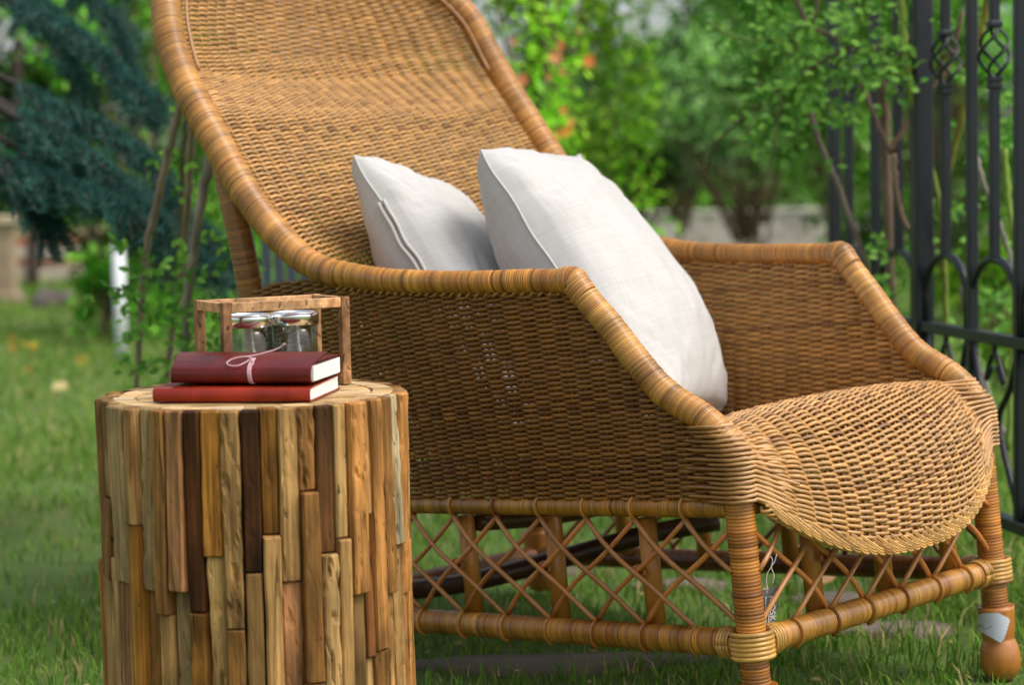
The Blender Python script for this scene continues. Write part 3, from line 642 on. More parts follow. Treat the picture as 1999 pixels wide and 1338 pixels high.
leg(0,0,.215,LEGZ,'front_leg'); ffl=leg(W,0,.215,LEGZ,'front_leg'); leg(0,1.0,.02,.045,'rear_leg_base'); leg(W,1.0,.02,.045,'rear_leg_base')
# peeling sticker on the far foot
def on_foot(px,py):
    r=CM.T@ray(px,py); oo=-CM.T@(CO-np.array([0,0,H])); oo=oo-np.array([W,0,0]); R_=.0300
    A_=r[0]**2+r[1]**2; B_=2*(oo[0]*r[0]+oo[1]*r[1]); C_=oo[0]**2+oo[1]**2-R_**2; D_=B_*B_-4*A_*C_
    k=(-B_-math.sqrt(max(D_,0)))/(2*A_); k=k if D_>0 else -B_/(2*A_); return oo+k*r+np.array([W,0,0])
poly=[(1909,1201),(1925,1197),(1952,1199),(1972,1210),(1966,1232),(1960,1250),(1952,1256),(1935,1246),(1917,1236),(1909,1230)]
pa=np.array(poly,float)
def inside(x,y):
    c=False
    for i in range(len(pa)):
        x1,y1=pa[i]; x2,y2=pa[i-1]
        if (y1>y)!=(y2>y) and x<(x2-x1)*(y-y1)/(y2-y1)+x1: c=not c
    return c
cols_=[np.linspace(1908,1973,34),np.linspace(1196,1257,32)]; gv={}; Vs=[]; Qs=[]
def vid(i,j):
    if (i,j) not in gv:
        gv[(i,j)]=len(Vs); Vs.append(on_foot(cols_[0][i],cols_[1][j]))
    return gv[(i,j)]
for i in range(33):
    for j in range(31):
        if inside((cols_[0][i]+cols_[0][i+1])/2,(cols_[1][j]+cols_[1][j+1])/2): Qs.append([vid(i,j),vid(i,j+1),vid(i+1,j+1),vid(i+1,j)])
b=MB(); b.add(Lw(Vs),Qs,col=srgb('#c3c6d0')); st=b.build('sticker',PLAIN,ffl,origin=ORIG[chair.name]); st['label']='torn white sticker with dark pen marks'
b=MB()
for l in ([(1912,1226),(1917,1222),(1921,1228)],[(1919,1230),(1930,1227),(1937,1223)],[(1910,1221),(1915,1223)]):
    P=[on_foot(*p) for p in l]; P=[p+(p-np.array([W,0,p[2]]))*.006 for p in P]; b.tube(Lw(catmull(P,8)),.00045,4,col=srgb('#24303a'))
b.build('pen_mark',PLAIN,ffl,origin=ORIG[chair.name])

# rails
wrapped([(0,.02,0),(0,1.0,0)],.0192,'bottom_rail',pitch=.0056,base='#bf873f',patch=.3)
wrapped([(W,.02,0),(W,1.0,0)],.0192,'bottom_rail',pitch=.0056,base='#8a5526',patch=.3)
wrapped([(.02,0,0),(W-.02,0,0)],.0192,'bottom_rail',pitch=.0052,base='#c48d46',patch=.24)
wrapped([(.0,1.0,0),(W,1.0,0)],.0192,'bottom_rail',pitch=.0056,base='#a8703a')
wrapped([(0,.018,.186),(0,.98,.186)],.0135,'top_rail',pitch=.0062,base='#b37f30',patch=.25)
wrapped([(W,.018,.186),(W,.98,.186)],.0135,'top_rail',pitch=.0062,base='#b37f30')
wrapped([(.018,0,.186),(W-.018,0,.186)],.0125,'top_rail',pitch=.0062,base='#b37f30')
# corner lashings where rails meet the front legs
for wv in (0,W):
    for k in range(6):
        z=-.016+.0064*k; s=1 if wv==0 else -1
        P=[(wv+.028*math.cos(a_)*1.0,.028*math.sin(a_),z) for a_ in np.linspace(0,2*math.pi,28)]
        P=[(wv+(x-wv)*(1.0 if abs(math.atan2(y,(x-wv)*s))>.2 else .9),y,z) for x,y,z in P]
        b=MB(); b.tube(Lw(P),.0036,6,col=rattan_col(1,'#cf9f57')[0],squash=1); b.build('lashing',CANE,chair)
    for k in range(4):
        for dr in ((1 if wv==0 else -1,0),(0,1)):
            q=.030+.0055*k; c0=np.array([wv+dr[0]*q,dr[1]*q,0]); oth=np.array([-dr[1],dr[0],0])
            P=[c0+oth*.0205*math.cos(a_)+np.array([0,0,.0205*math.sin(a_)]) for a_ in np.linspace(0,2*math.pi,22)]
            b=MB(); b.tube(Lw(P),.0024,5,col=rattan_col(1,'#c99a55')[0]); b.build('lashing',CANE,chair)
# lattice
def lattice(base,dirv,outv,n,step,zt,zb,post_ks,ks,cane='#b67a42'):
    base=np.array(base,float); dirv=np.array(dirv,float); outv=np.array(outv,float); up_=np.array([0,0,1.])
    P_=lambda k,z,o: base+dirv*k*step+outv*o+up_*z
    for k in post_ks:
        b=MB(); b.tube(Lw([P_(k,zt-.004,-.020),P_(k,zb-.01,-.020)]),.0138,12,col=srgb('#b5792e')); b.build('lattice_post',POLE,chair)
        zc=(zt+zb)/2
        for q in range(3):
            a0=P_(k,zc,.004); P=[a0+dirv*.014*math.cos(a_)*(1 if q<2 else .7)+up_*(.0045*math.sin(a_)+(q-1)*.003)+outv*(.003+.003*math.sin(a_*2+q)) for a_ in np.linspace(0,2*math.pi,14)]
            b=MB(); b.tube(Lw(P),.0024,5,col=rattan_col(1,'#a56a30')[0]); b.build('binding',CANE,chair)
    for k in ks:
        for s,o in ((2,.009),(-2,.015)):
            k2=k+s
            lo,hi=0,n
            a0=P_(k,zt,.006); b0=P_(k2,zb,.012)
            f=1.0
            t_=np.linspace(0,1,12)
            kk=k+s*t_; keep=(kk>=lo-.001)&(kk<=hi+.001)
            if keep.sum()<3: continue
            Q=np.array([P_(k+s*x, zt+(zb-zt)*(x+.03*math.sin(2*math.pi*x)), o-.008*abs(2*x-1)**3+.003*math.sin(math.pi*x)) for x in t_])[keep]
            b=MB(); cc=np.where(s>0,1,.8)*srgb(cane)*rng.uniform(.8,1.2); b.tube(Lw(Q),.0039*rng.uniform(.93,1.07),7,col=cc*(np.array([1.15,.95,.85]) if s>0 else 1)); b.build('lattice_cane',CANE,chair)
        for z,zo in ((zt,.011),(zb,-.013)):
            rr=.0148 if z==zt else .0203; zc_=.186 if z==zt else 0.
            P=[P_(k,zc_+rr*math.cos(a_),rr*math.sin(a_)) for a_ in np.linspace(.2,math.pi-.25,14)]
            b=MB(); b.tube(Lw(P),.0019,6,col=rattan_col(1,'#b5803c')[0],squash=2.2); b.build('binding',CANE,chair)
lattice((0,0,0),(0,1,0),(-1,0,0),10,.0945,.172,.020,[2,4,6,8],range(0,11))
lattice((0,0,0),(1,0,0),(0,-1,0),7,.0857,.172,.018,[2,4,6],range(0,8),cane='#c08248')
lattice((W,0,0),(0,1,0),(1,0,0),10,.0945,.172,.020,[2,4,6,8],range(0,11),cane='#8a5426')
# underframe brace (bent pole) and cross pole
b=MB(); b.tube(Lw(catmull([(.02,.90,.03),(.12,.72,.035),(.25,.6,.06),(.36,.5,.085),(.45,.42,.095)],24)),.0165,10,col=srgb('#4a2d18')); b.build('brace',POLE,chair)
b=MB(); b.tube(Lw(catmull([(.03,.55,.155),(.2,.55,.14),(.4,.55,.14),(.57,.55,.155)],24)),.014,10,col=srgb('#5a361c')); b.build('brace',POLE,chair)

# ---- weaving: strands (weft) running over and under stakes
def weave(name,fn,rows,ufn,stake,rw=.0024,rn=.0017,amp=.0036,seg=5,base='#c89a58',sides=5,flip=1,dark=.08,stakes=True,var=.22,stake_v=None,mb=None,mirrorw=False,row_tone=None):
    """fn(u,v)->local pts ; rows: v values ; ufn(v)->(u0,u1) ; stake: u distance between stakes"""
    b=MB() if mb is None else mb
    for r_,v in enumerate(rows):
        u0,u1=ufn(v)
        if u1-u0<stake*.6: continue
        n=max(4,int(round((u1-u0)/stake*seg))); u=np.linspace(u0,u1,n+1); vv=np.full(n+1,v)
        P=fn(u,vv); e=1e-3
        du=(fn(u+e,vv)-fn(u-e,vv)); dv=(fn(u,vv+e)-fn(u,vv-e))
        du/=np.linalg.norm(du,axis=1)[:,None]+1e-12; dv-=du*(dv*du).sum(1)[:,None]; dv/=np.linalg.norm(dv,axis=1)[:,None]+1e-12; N=np.cross(du,dv)*flip
        ph=math.pi*(u/stake+r_)
        off=np.cos(ph)*amp*(1+rng.normal(0,.08))
        wob=np.interp(u,np.linspace(u0,u1,14),rng.normal(0,.00045,14))
        C=P+N*off[:,None]+dv*wob[:,None]
        th=np.arange(sides)*2*math.pi/sides
        k=rw*rng.uniform(.88,1.12)
        V=C[:,None]+(np.cos(th)[None,:,None]*dv[:,None]*k+np.sin(th)[None,:,None]*N[:,None]*rn)
        if mirrorw: V[...,0]=W-V[...,0]
        i=np.arange(n)[:,None]*sides; j=np.arange(sides)[None]; kk=(j+1)%sides
        F=np.stack([i+j,i+kk,i+sides+kk,i+sides+j],-1).reshape(-1,4)
        if mirrorw: F=F[:,::-1]
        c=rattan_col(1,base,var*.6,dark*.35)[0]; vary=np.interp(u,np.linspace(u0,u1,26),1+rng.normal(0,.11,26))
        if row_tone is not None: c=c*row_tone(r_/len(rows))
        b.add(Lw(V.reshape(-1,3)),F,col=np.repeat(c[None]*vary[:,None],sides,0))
    if stakes and stake_v:
        us,(v0f,v1f)=stake_v
        for u in us:
            v0,v1=v0f(u),v1f(u)
            if v1-v0<.02: continue
            vv=np.linspace(v0,v1,30); P=fn(np.full(30,u),vv)
            if mirrorw: P=mirror(P)
            b.tube(Lw(P),.0027,5,col=srgb(base)**1.22*.8)
    if mb is None:
        o=b.build(name,RATTAN,chair); o['kind']='stuff'; return o
# side panels: u=b, v=z
slz=np.array(SLOPE+ARM); 
def bfront(z):
    if z<.262: return .0
    return float(np.interp(z,[.262,.306,.347,.391,.443,.492,.516,.531,.546,.569],[.004,.045,.110,.152,.192,.233,.255,.45,.60,.74]))
def armz(b_): return np.interp(b_,[0,.038,.105,.147,.187,.228,.247,.33,.45,.6,.728,.78,1.0],[.25,.300,.342,.386,.438,.487,.510,.516,.524,.538,.556,.558,.552])
def armw(b_): return np.interp(b_,[0,.1,.247,.33,.45,.6,.728,1.0],[0,-.005,-.021,-.034,-.055,-.068,-.073,-.062])
def side(u,v):
    t=np.clip((v-.195)/(armz(u)-.19+1e-6),0,1.2); w_=armw(u)*t**1.3 - .004*(1-t)
    return np.stack([w_,u,v],-1)
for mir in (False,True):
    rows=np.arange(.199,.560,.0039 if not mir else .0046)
    weave('side_weave',side,rows,lambda v:(max(bfront(v)+.004,.0),.975 if v<.552 else .9),.0282,base='#926228' if not mir else '#bf8c4c',flip=1,rw=.0029 if not mir else .0033,rn=.0021,amp=.0050 if not mir else .0050,dark=.12,mirrorw=mir,  # near panel's base darkened: shade on its outer face painted into the rattan
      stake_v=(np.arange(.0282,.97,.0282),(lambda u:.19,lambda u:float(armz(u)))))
# back: u across 0..1 -> rim to rim ; v = z of the rim
RB=np.array([(.03,.60,.20),(.0,.66,.30),(-.03,.71,.42),(-.055,.755,.52)]+[p for p in RIM[2:]])
cmz=[.2,.3,.42,.56,.70,.80,.86,.905,.945,.99,1.05,1.15,1.24]; cmb=[.64,.69,.755,.83,.92,.985,1.03,1.095,1.155,1.185,1.195,1.205,1.21]
RBd=catmull(RB,200)
def backf(u,v):
    u=np.asarray(u,float); v=np.asarray(v,float)
    wr=np.interp(v,RBd[:,2],RBd[:,0]); br=np.interp(v,RBd[:,2],RBd[:,1])
    inset=.010
    w0=wr+inset; w1=W-wr-inset
    bc=np.interp(v,cmz,cmb)
    g_=1-np.abs(2*u-1)**2.2
    b_=br+(bc-br)*g_+.004
    z=v-.018*g_*np.clip((v-.5)*2,0,1)+.0
    return np.stack([w0+(w1-w0)*u,b_,z],-1)
vs=[.24]; 
while vs[-1]<1.225:
    v=vs[-1]; p=backf(np.array([.35,.35]),np.array([v,v+.001])); sp=np.linalg.norm(p[1]-p[0])/.001; vs.append(v+.0047/sp)
weave('back_weave',backf,vs,lambda v:(0,1),.0372,base='#c4955c',flip=-1,dark=.07,seg=5,rw=.0033,rn=.0022,amp=.0050,
      stake_v=(np.arange(.0372,.99,.0372),(lambda u:.24,lambda u:1.2)))
# thin cane running just inside the back rim
rimz=rim.copy(); c0=np.array([.30,1.1,.80])
sel=[i for i in range(len(rim)) if rim[i][2]>.945]
P=rim[sel].copy(); P[:,0]=.30+(P[:,0]-.30)*.915; P[:,1]-=.016; P[:,2]-=.012
b=MB(); b.tube(Lw(resample(P,.01)[0]),.0030,8,col=srgb('#9c7040')); b.build('inner_cane',CANE,chair)

# seat and front roll: u across, v along the profile
edge=np.array([(.62,.235),(.45,.232),(.25,.240),(.15,.268),(.085,.290),(.045,.293),(.012,.268),(-.010,.235),(-.018,.205)])
midp=np.array([(.66,.215),(.48,.200),(.30,.225),(.18,.268),(.085,.306),(.010,.300),(-.045,.245),(-.070,.170),(-.074,.097)])
tt_=np.linspace(0,1,9); ED=catmull(np.c_[edge,np.zeros(9)],120)[:,:2]; MD=catmull(np.c_[midp,np.zeros(9)],120)[:,:2]; T120=np.linspace(0,1,120)
def seatf(u,v):
    u=np.asarray(u,float); v=np.asarray(v,float)
    g_=1-np.abs(2*u-1)**2.5
    be,ze=np.interp(v,T120,ED[:,0]),np.interp(v,T120,ED[:,1]); bm,zm=np.interp(v,T120,MD[:,0]),np.interp(v,T120,MD[:,1])
    return np.stack([.002+(W-.004)*u,be+(bm-be)*g_,ze+(zm-ze)*g_],-1)
vs=[0.]
while vs[-1]<.995:
    v=vs[-1]; p=seatf(np.array([.5,.5]),np.array([v,v+.002])); sp=np.linalg.norm(p[1]-p[0])/.002; vs.append(v+.0047/sp)
weave('seat_weave',seatf,vs,lambda v:(0.0,1.0),.046,base='#c4945c',flip=-1,dark=.07,seg=5,rw=.0031,rn=.0022,amp=.0048,
      stake_v=(np.arange(.046,.99,.046),(lambda u:0.,lambda u:1.)))
# strands carried round the front posts
for mir in (False,True):
    b=MB()
    for k,z in enumerate(np.arange(.198,.306,.0064)):
        sh=float(np.interp(z,[.25,.27,.318],[0,.006,.05])); r_=.0245*rng.uniform(.97,1.04)
        lb=(.06+.045*(k%2)+rng.uniform(-.008,.008))*float(np.interp(z,[.255,.305],[1,.45]))
        P=[(.0015,lb+.008+sh*.9,z+.003*rng.normal()*.3)]
        P+=[(-.0085,lb*.72+sh*.9,z),(-.019,.028+sh,z)]
        P+=[(r_*math.cos(a_),sh+r_*math.sin(a_)*1.0-.004,z+(.0015*rng.normal()*.3)) for a_ in np.linspace(math.pi*.97,math.pi*1.62,6)]
        vq=float(np.interp(z,[.2,.235,.268,.293,.32],[1.0,.875,.75,.62,.56]))
        for uu in (.055,rng.uniform(.08,.13)): 
            s_=seatf(uu,vq+(.0)); s_=s_+np.array([0,-.0035,.001])+np.array([0,0,(z-float(s_[2]))*max(0,(1-uu/.17))*.5]); P.append(tuple(s_))
        P=catmull(P,34)
        if mir: P=mirror(P)
        gr=np.clip(np.linspace(-.5,1.6,34),0,1)[:,None]; kk=rng.uniform(.8,1.2); cg=(srgb('#926228')*(1-gr)+srgb('#c99a66')*gr)*kk  # gradient paints the side's shade and the front's light along each strand
        b.tube(Lw(P),.0026*rng.uniform(.85,1.15),6,col=np.repeat(cg,6,0))
    o=b.build('post_weave',RATTAN,chair); o['kind']='stuff'
# plaited edge along the foot of the seat apron
u=np.linspace(.03,.97,300); e_=seatf(u,np.ones(300)); e_[:,2]-=.002
b=MB()
d_=np.gradient(e_,axis=0); d_/=np.linalg.norm(d_,axis=1)[:,None]; nn_=np.cross(d_,[0,0,1.]); nn_/=np.linalg.norm(nn_,axis=1)[:,None]; up2=np.cross(nn_,d_)
for q in range(4):
    ph=np.linspace(0,2*math.pi*19,300)+q*math.pi/2
    P=e_+nn_*(.0062*np.cos(ph))[:,None]-up2*(-.0072*np.sin(ph)+.001)[:,None]
    b.tube(Lw(resample(P,.0028)[0]),.0026,5,col=rattan_col(1,'#c99a5c',.2,0)[0])
o=b.build('plaited_edge',RATTAN,chair)
# looped strand ends above the edge
b=MB()
for uu in np.arange(.02,.925,.0275):
    c_=rattan_col(1,'#c99a5e',.2,.05)[0]
    for q in range(3):
        d_=.0042*q
        P=[seatf(uu-.01,.972)+[0,-.0020,-d_*.3],seatf(uu+.014,.990)+[0,-.0060,-d_*.5],seatf(uu+.040,1.0)+[0,-.0078,-.0030-d_*.9],seatf(uu+.062,1.0)+[0,-.0060,-.0045-d_*.7],seatf(uu+.078,1.0)+[0,-.0015,-.002-d_*.3],seatf(uu+.085,.99)+[0,.003,0]]
        b.tube(Lw(catmull(P,16)),.00205,5,col=c_*rng.uniform(.85,1.15))
o=b.build('looped_edge',RATTAN,chair); o['kind']='stuff'
# braid under the arm rails
for mir in (False,True):
    for q in range(2):
        bb=np.linspace(.27,.72,260); ph=np.linspace(0,2*math.pi*14,260)+q*math.pi
        P=np.stack([armw(bb)+(.0 if not mir else 0)+.004*np.cos(ph),bb,armz(bb)-.011+.0035*np.sin(ph)],-1)
        if mir: P=mirror(P)
        b=MB(); b.tube(Lw(P),.0022,5,col=rattan_col(1,'#bb8a4a',.1,0)[0]); b.build('braid',RATTAN,chair)

# ------------------------------------------------------------------ cushions
def cushion(name,label,c00,c10,c11,c01,thick,wr=1.0,zip_=False,pinch=.055):
    """corners: near-top, far-top, far-bottom, near-bottom (chair frame)"""
    c=[np.array(x,float) for x in (c00,c10,c11,c01)]; o_=Lw(sum(c)/4); t=thing(name,label,'cushion',tuple(o_),'white linen cushions on the wicker chair')
    n=72; a=np.linspace(-1,1,n); U,Vv=np.meshgrid(a,a,indexing='ij')
    U=np.sign(U)*np.abs(U)**.85; Vv=np.sign(Vv)*np.abs(Vv)**.85
    # edges drawn in between the corners
    Uc=U*(1-pinch*(1-Vv**2)*np.abs(U)**2); Vc=Vv*(1-pinch*(1-U**2)*np.abs(Vv)**2)
    rc=1-.035*np.abs(U*Vv)**7; Uc=Uc*rc; Vc=Vc*rc
    s=(Uc+1)/2; q=(Vc+1)/2
    base=((1-s)*(1-q))[...,None]*c[0]+(s*(1-q))[...,None]*c[1]+(s*q)[...,None]*c[2]+((1-s)*q)[...,None]*c[3]
    nr=np.cross(c[1]-c[0],c[3]-c[0]); nr/=np.linalg.norm(nr)
    prof=((1-U**2)*(1-Vv**2))**.43
    sd_=rng.uniform(0,9)
    wrk=np.array([[noise.noise(Vector((x*1.6+sd_,y*1.6,2)))*.013+noise.noise(Vector((x*4+sd_,y*4,5)))*.006+ .0022*(1-abs(noise.noise(Vector((x*5+y*2+sd_,y*3-x,11)))*3))+ .016*noise.noise(Vector((x*2.2+y*2.2+sd_,(x-y)*9,7)))*(abs(x*y)**1.0) for y in a] for x in a])
    MBs=MB(); uvw=[]
    for sgn,sag in ((1,0),(-1,0)):
        hgt=thick*prof*sgn + wrk*wr*prof**.6*sgn*1.0
        edgewob=.0018*np.sin(U*19+Vv*13)*(1-prof)
        P=base+nr*(hgt+edgewob)[...,None]+np.array([0,0,-1.])*(.02*prof)[...,None]
        i=np.arange(n-1)[:,None]*n+np.arange(n-1)[None]
        F=np.stack([i,i+1,i+1+n,i+n],-1).reshape(-1,4)
        if sgn>0: F=F[:,::-1]
        MBs.add(Lw(P.reshape(-1,3)),F); uvw.append(np.stack([U*.25,Vv*.25,np.full_like(U,sgn)],-1).reshape(-1,3))
    o=MBs.build('cover',LINEN,t)
    at_=o.data.attributes.new('uvw','FLOAT_VECTOR','POINT'); at_.data.foreach_set('vector',np.concatenate(uvw).astype(np.float32).ravel())
    # stitched seam all round
    def bpt(uu,vv_):
        Uc=uu*(1-pinch*(1-vv_**2)*abs(uu)**2); Vc=vv_*(1-pinch*(1-uu**2)*abs(vv_)**2); rc=1-.035*abs(uu*vv_)**7; Uc*=rc; Vc*=rc; s=(Uc+1)/2; q=(Vc+1)/2
        return (1-s)*(1-q)*c[0]+s*(1-q)*c[1]+s*q*c[2]+(1-s)*q*c[3]+nr*.0018*math.sin(uu*19+vv_*13)
    L1=[bpt(-1,x) for x in np.linspace(-1,1,60)]+[bpt(x,1) for x in np.linspace(-1,1,60)][1:]+[bpt(1,x) for x in np.linspace(1,-1,60)][1:]+[bpt(x,-1) for x in np.linspace(1,-1,60)][1:]
    b=MB(); b.tube(Lw(L1),.0021,6); s_=b.build('seam',LINEN,t)
    if zip_:
        for sg,rr in ((1,.0042),(-1,.0030)):
            P=[bpt(-1.0,x)+nr*sg*.0050+(c[0]-c[1])/np.linalg.norm(c[0]-c[1])*.002 for x in np.linspace(-.62,.7,40)]
            P=[p+nr*.0012*math.sin(i*.9) for i,p in enumerate(P)]
            b=MB(); b.tube(Lw(P),rr,6,squash=1); b.build('zip_placket',LINEN,t)
        P=[bpt(-1.0,x)+(c[0]-c[1])/np.linalg.norm(c[0]-c[1])*.002 for x in np.linspace(-.60,.7,40)]
        b=MB(); b.tube(Lw(P),.0022,6,col=srgb('#9a8a78')); b.build('zip',PLAIN,t)
cushion('cushion','smaller white linen cushion with a zip along its near edge, left of the large cushion',(.05,.792,.765),(.36,.90,.70),(.40,.66,.26),(.05,.470,.29),.095,zip_=True)
cushion('cushion','larger white linen cushion in front, standing between the two arms',(.12,.565,.745),tuple(loc(1098,312,0,.565)),(.585,.492,.262),(.12,.255,.29),.118)
cushion('cushion','white cushion mostly hidden behind the large one, only its far top corner showing',(.36,.80,.60),tuple(loc(1132,292,0,.63)),(.61,.60,.30),(.24,.50,.30),.075)

# ------------------------------------------------------------------ hang tag on the front lattice
tp=at(1502,1075,2.745); tg=thing('price_tag','small dark grey paper tag hanging by white string from the front lattice','tag',tuple(tp))
c4=[at(1489,1155,2.775),at(1520,1144,2.785),at(1512,1222,2.785),at(1491,1228,2.775)]
nrm=np.cross(c4[1]-c4[0],c4[3]-c4[0]); nrm/=np.linalg.norm(nrm)
if nrm[1]>0: nrm=-nrm
b=MB(); b.add([*(p for p in c4),*(p-nrm*.0008 for p in c4)],[[0,1,2,3],[7,6,5,4],[0,4,5,1],[1,5,6,2],[2,6,7,3],[3,7,4,0]],col=srgb('#5e605c')); b.build('card',PLAIN,tg,smooth=False)
b=MB()
for l in ([(1497,1092),(1504,1088),(1508,1095),(1505,1108),(1498,1120),(1496,1135),(1499,1155)],[(1516,1083),(1512,1098),(1506,1108),(1511,1125),(1508,1140)],[(1499,1155),(1496,1159)]):
    b.tube(catmull([at(x,y,2.765) for x,y in l],20),.0006,5,col=srgb('#d8d4c8'))
b.build('string',CORD,tg)
fc=bpy.data.curves.new('lettering','FONT'); fc.body='KIOSK'; fc.size=.0125; fc.extrude=.0001; fc.align_x='CENTER'; fc.align_y='CENTER'
dn=(c4[3]-c4[0]); dn/=np.linalg.norm(dn); ac=np.cross(nrm,dn); ac/=np.linalg.norm(ac)
wm=mat('white_print',rough=.7,base=(.7,.7,.7)); fc.materials.append(wm)
tmp=bpy.data.objects.new('lettering_curve',fc); COL.objects.link(tmp); bpy.context.view_layer.update()
me_=bpy.data.meshes.new_from_object(tmp.evaluated_get(bpy.context.evaluated_depsgraph_get())); bpy.data.objects.remove(tmp)
fo=bpy.data.objects.new('lettering',me_); COL.objects.link(fo); fo.parent=tg
ctr=(c4[0]+c4[1]+c4[2]+c4[3])/4+nrm*.0006+(c4[1]-c4[0])*.12+dn*.002
mm=np.eye(4); mm[:3,0]=dn; mm[:3,1]=ac; mm[:3,2]=nrm; mm[:3,3]=ctr-tp; fo.matrix_local=Matrix(mm.tolist())
b=MB(); e0=(c4[0]+c4[3])/2+nrm*.0007
P=[e0+(c4[1]-c4[0])*(.22+.10*math.cos(a_))+dn*(.024*math.sin(a_)+.004) for a_ in np.linspace(-.4,4.2,26)]
b.tube(P,.0006,4,col=srgb('#e8e8e4')); b.build('emblem',PLAIN,tg)

# ------------------------------------------------------------------ ROUND SLATTED TABLE
TC=np.array([-.342,2.700]); TZ=.522; TR_=.1975
table=thing('side_table','round side table clad in upright strips of reclaimed wood','table',(TC[0],TC[1],0))
TONE={'tan':'#b58c56','grey':'#94764e','pink':'#ac7a50','dark':'#5a3416','vdark':'#46280f','gold':'#a87430','brown':'#966a38','light':'#c39c64','lgrey':'#b09264','orange':'#bc8448','red':'#8e5a30','pale':'#cf9c5e','olive':'#947042','white':'#bca883','purple':'#5c3c1e'}
def slat(th,wd,z0,z1,off,tone,rough=.0,thick=.022,seed=0):
    skew=rng.normal(0,.07); bow=rng.normal(0,.0016); tn=[]
    tv=np.array([-math.sin(th),math.cos(th),0])*-1; nv=np.array([math.cos(th),math.sin(th),0]); h=wd/2
    nz_=max(4,int((z1-z0)/.009)); zs=np.linspace(z0,z1,nz_); be=.0022
    prof=[(-h,-thick),(-h,-be),(-h+be,0)]+[(x,0) for x in np.linspace(-h+be,h-be,7)[1:-1]]+[(h-be,0),(h,-be),(h,-thick)]
    rg=[]; full=[zs[0]]+[zs[0]+.0018]+list(zs[1:-1])+[zs[-1]-.0018]+[zs[-1]]
    for i,z in enumerate(full):
        row=[]; endf=.0016 if i in (0,len(full)-1) else 0
        lw=noise.noise(Vector((z*22,seed*3.1,0)))*(.0009+rough*.0022); rw_=noise.noise(Vector((z*22,seed*3.1,9)))*(.0009+rough*.0022)
        for (x,d) in prof:
            xx=x+(lw if x<0 else rw_)*(abs(x)/h); dd=d
            if d>-.01:
                dd+=noise.noise(Vector((x*90,z*18,seed)))*(.0005+rough*.0008)
                if rough>0:
                    v=noise.noise(Vector((x*140,z*45,seed+50))); dd-=max(0,v-.18)*rough*.016
                    xx+=noise.noise(Vector((z*70,seed,x*50)))*rough*.0012
                dd-=endf; xx*=(1-endf*12); dd+=xx*skew+bow*((z-z0)/(z1-z0)*2-1)
            e_=min(z-z0,z1-z)/.05; q_=1+.30*noise.noise(Vector((z*14,seed*1.7,x*30)))+.12*noise.noise(Vector((z*55,seed*2.1,x*120))); q_*=(1-.28*max(0,1-e_)*max(0,noise.noise(Vector((seed*5.5,x*80,z>((z0+z1)/2))))*2+.5)); tn.append(np.array([q_,q_*.985,q_*.96]))
            row.append(nv*(TR_+off+dd)+tv*xx+np.array([0,0,z]))
        rg.append(row)
    V=np.array(rg).reshape(-1,3)+np.array([TC[0],TC[1],0]); m_=len(prof); n_=len(full)
    i=np.arange(n_-1)[:,None]*m_; j=np.arange(m_-1)[None]
    F=np.stack([i+j,i+j+1,i+m_+j+1,i+m_+j],-1).reshape(-1,4)
    o_=np.array([TC[0],TC[1],0])+nv*TR_+np.array([0,0,(z0+z1)/2])
    b=MB(); b.add(V,F,[list(range(m_)),list(range((n_-1)*m_,n_*m_))[::-1]],col=np.clip(np.array(tn),.3,1.4)); o=b.build('slat',SLAT,table,smooth=False)
    c=srgb(TONE[tone])*rng.uniform(.78,1.02); o.color=(*np.clip(c,0,1),1)
    return o
# columns seen in the photograph: x range, then (lower end y, tone, roughness)
COLS=[((181,198),[(975,'tan',0),(1130,'brown',0),(1400,'tan',0)]),((198,211),[(1090,'grey',0),(1400,'light',.2)]),((211,247),[(1140,'lgrey',.3),(1400,'pink',0)]),((247,269),[(1025,'tan',0),(1400,'gold',0)]),
((269,298),[(1155,'lgrey',.7),(1400,'brown',.2)]),((298,325),[(1200,'brown',0),(1400,'tan',0)]),((325,358),[(1155,'pink',.15),(1400,'lgrey',.3)]),((358,391),[(1197,'dark',0),(1400,'gold',.1)]),
((391,428),[(1088,'gold',0),(1400,'light',.9)]),((428,467),[(1227,'tan',.8),(1400,'brown',0)]),((467,502),[(1117,'vdark',0),(1400,'olive',0)]),((502,538),[(1047,'gold',.1),(1400,'tan',0)]),
((538,578),[(1138,'tan',.15),(1400,'pink',.4)]),((578,613),[(961,'orange',1.0),(1333,'brown',0),(1400,'orange',0)]),((613,648),[(1082,'purple',0),(1400,'light',1.0)]),((648,674),[(1052,'light',.2),(1400,'tan',0)]),
((674,707),[(1160,'orange',.5),(1400,'tan',0)]),((707,725),[(1007,'pale',0),(1285,'red',0),(1400,'light',.3)]),((725,752),[(1270,'orange',.1),(1400,'brown',0)]),((752,772),[(1160,'brown',.3),(1400,'pale',.4)]),
((772,790),[(1065,'white',.5),(1400,'tan',.5)]),((790,803),[(1160,'orange',.5),(1400,'orange',.5)]),((803,811),[(1055,'tan',.5),(1400,'orange',.5)])]
def th_of(px):
    return -math.pi/2+math.asin(max(-1,min(1,(px-495.5)/316.5)))-math.atan2(.342,2.7)*-1*-1
view=math.atan2(-TC[1],-TC[0])           # direction from the table to the camera
def th_px(px): return view+math.asin(max(-1,min(1,(px-495.5)/316.0)))
sd=0; used=[]
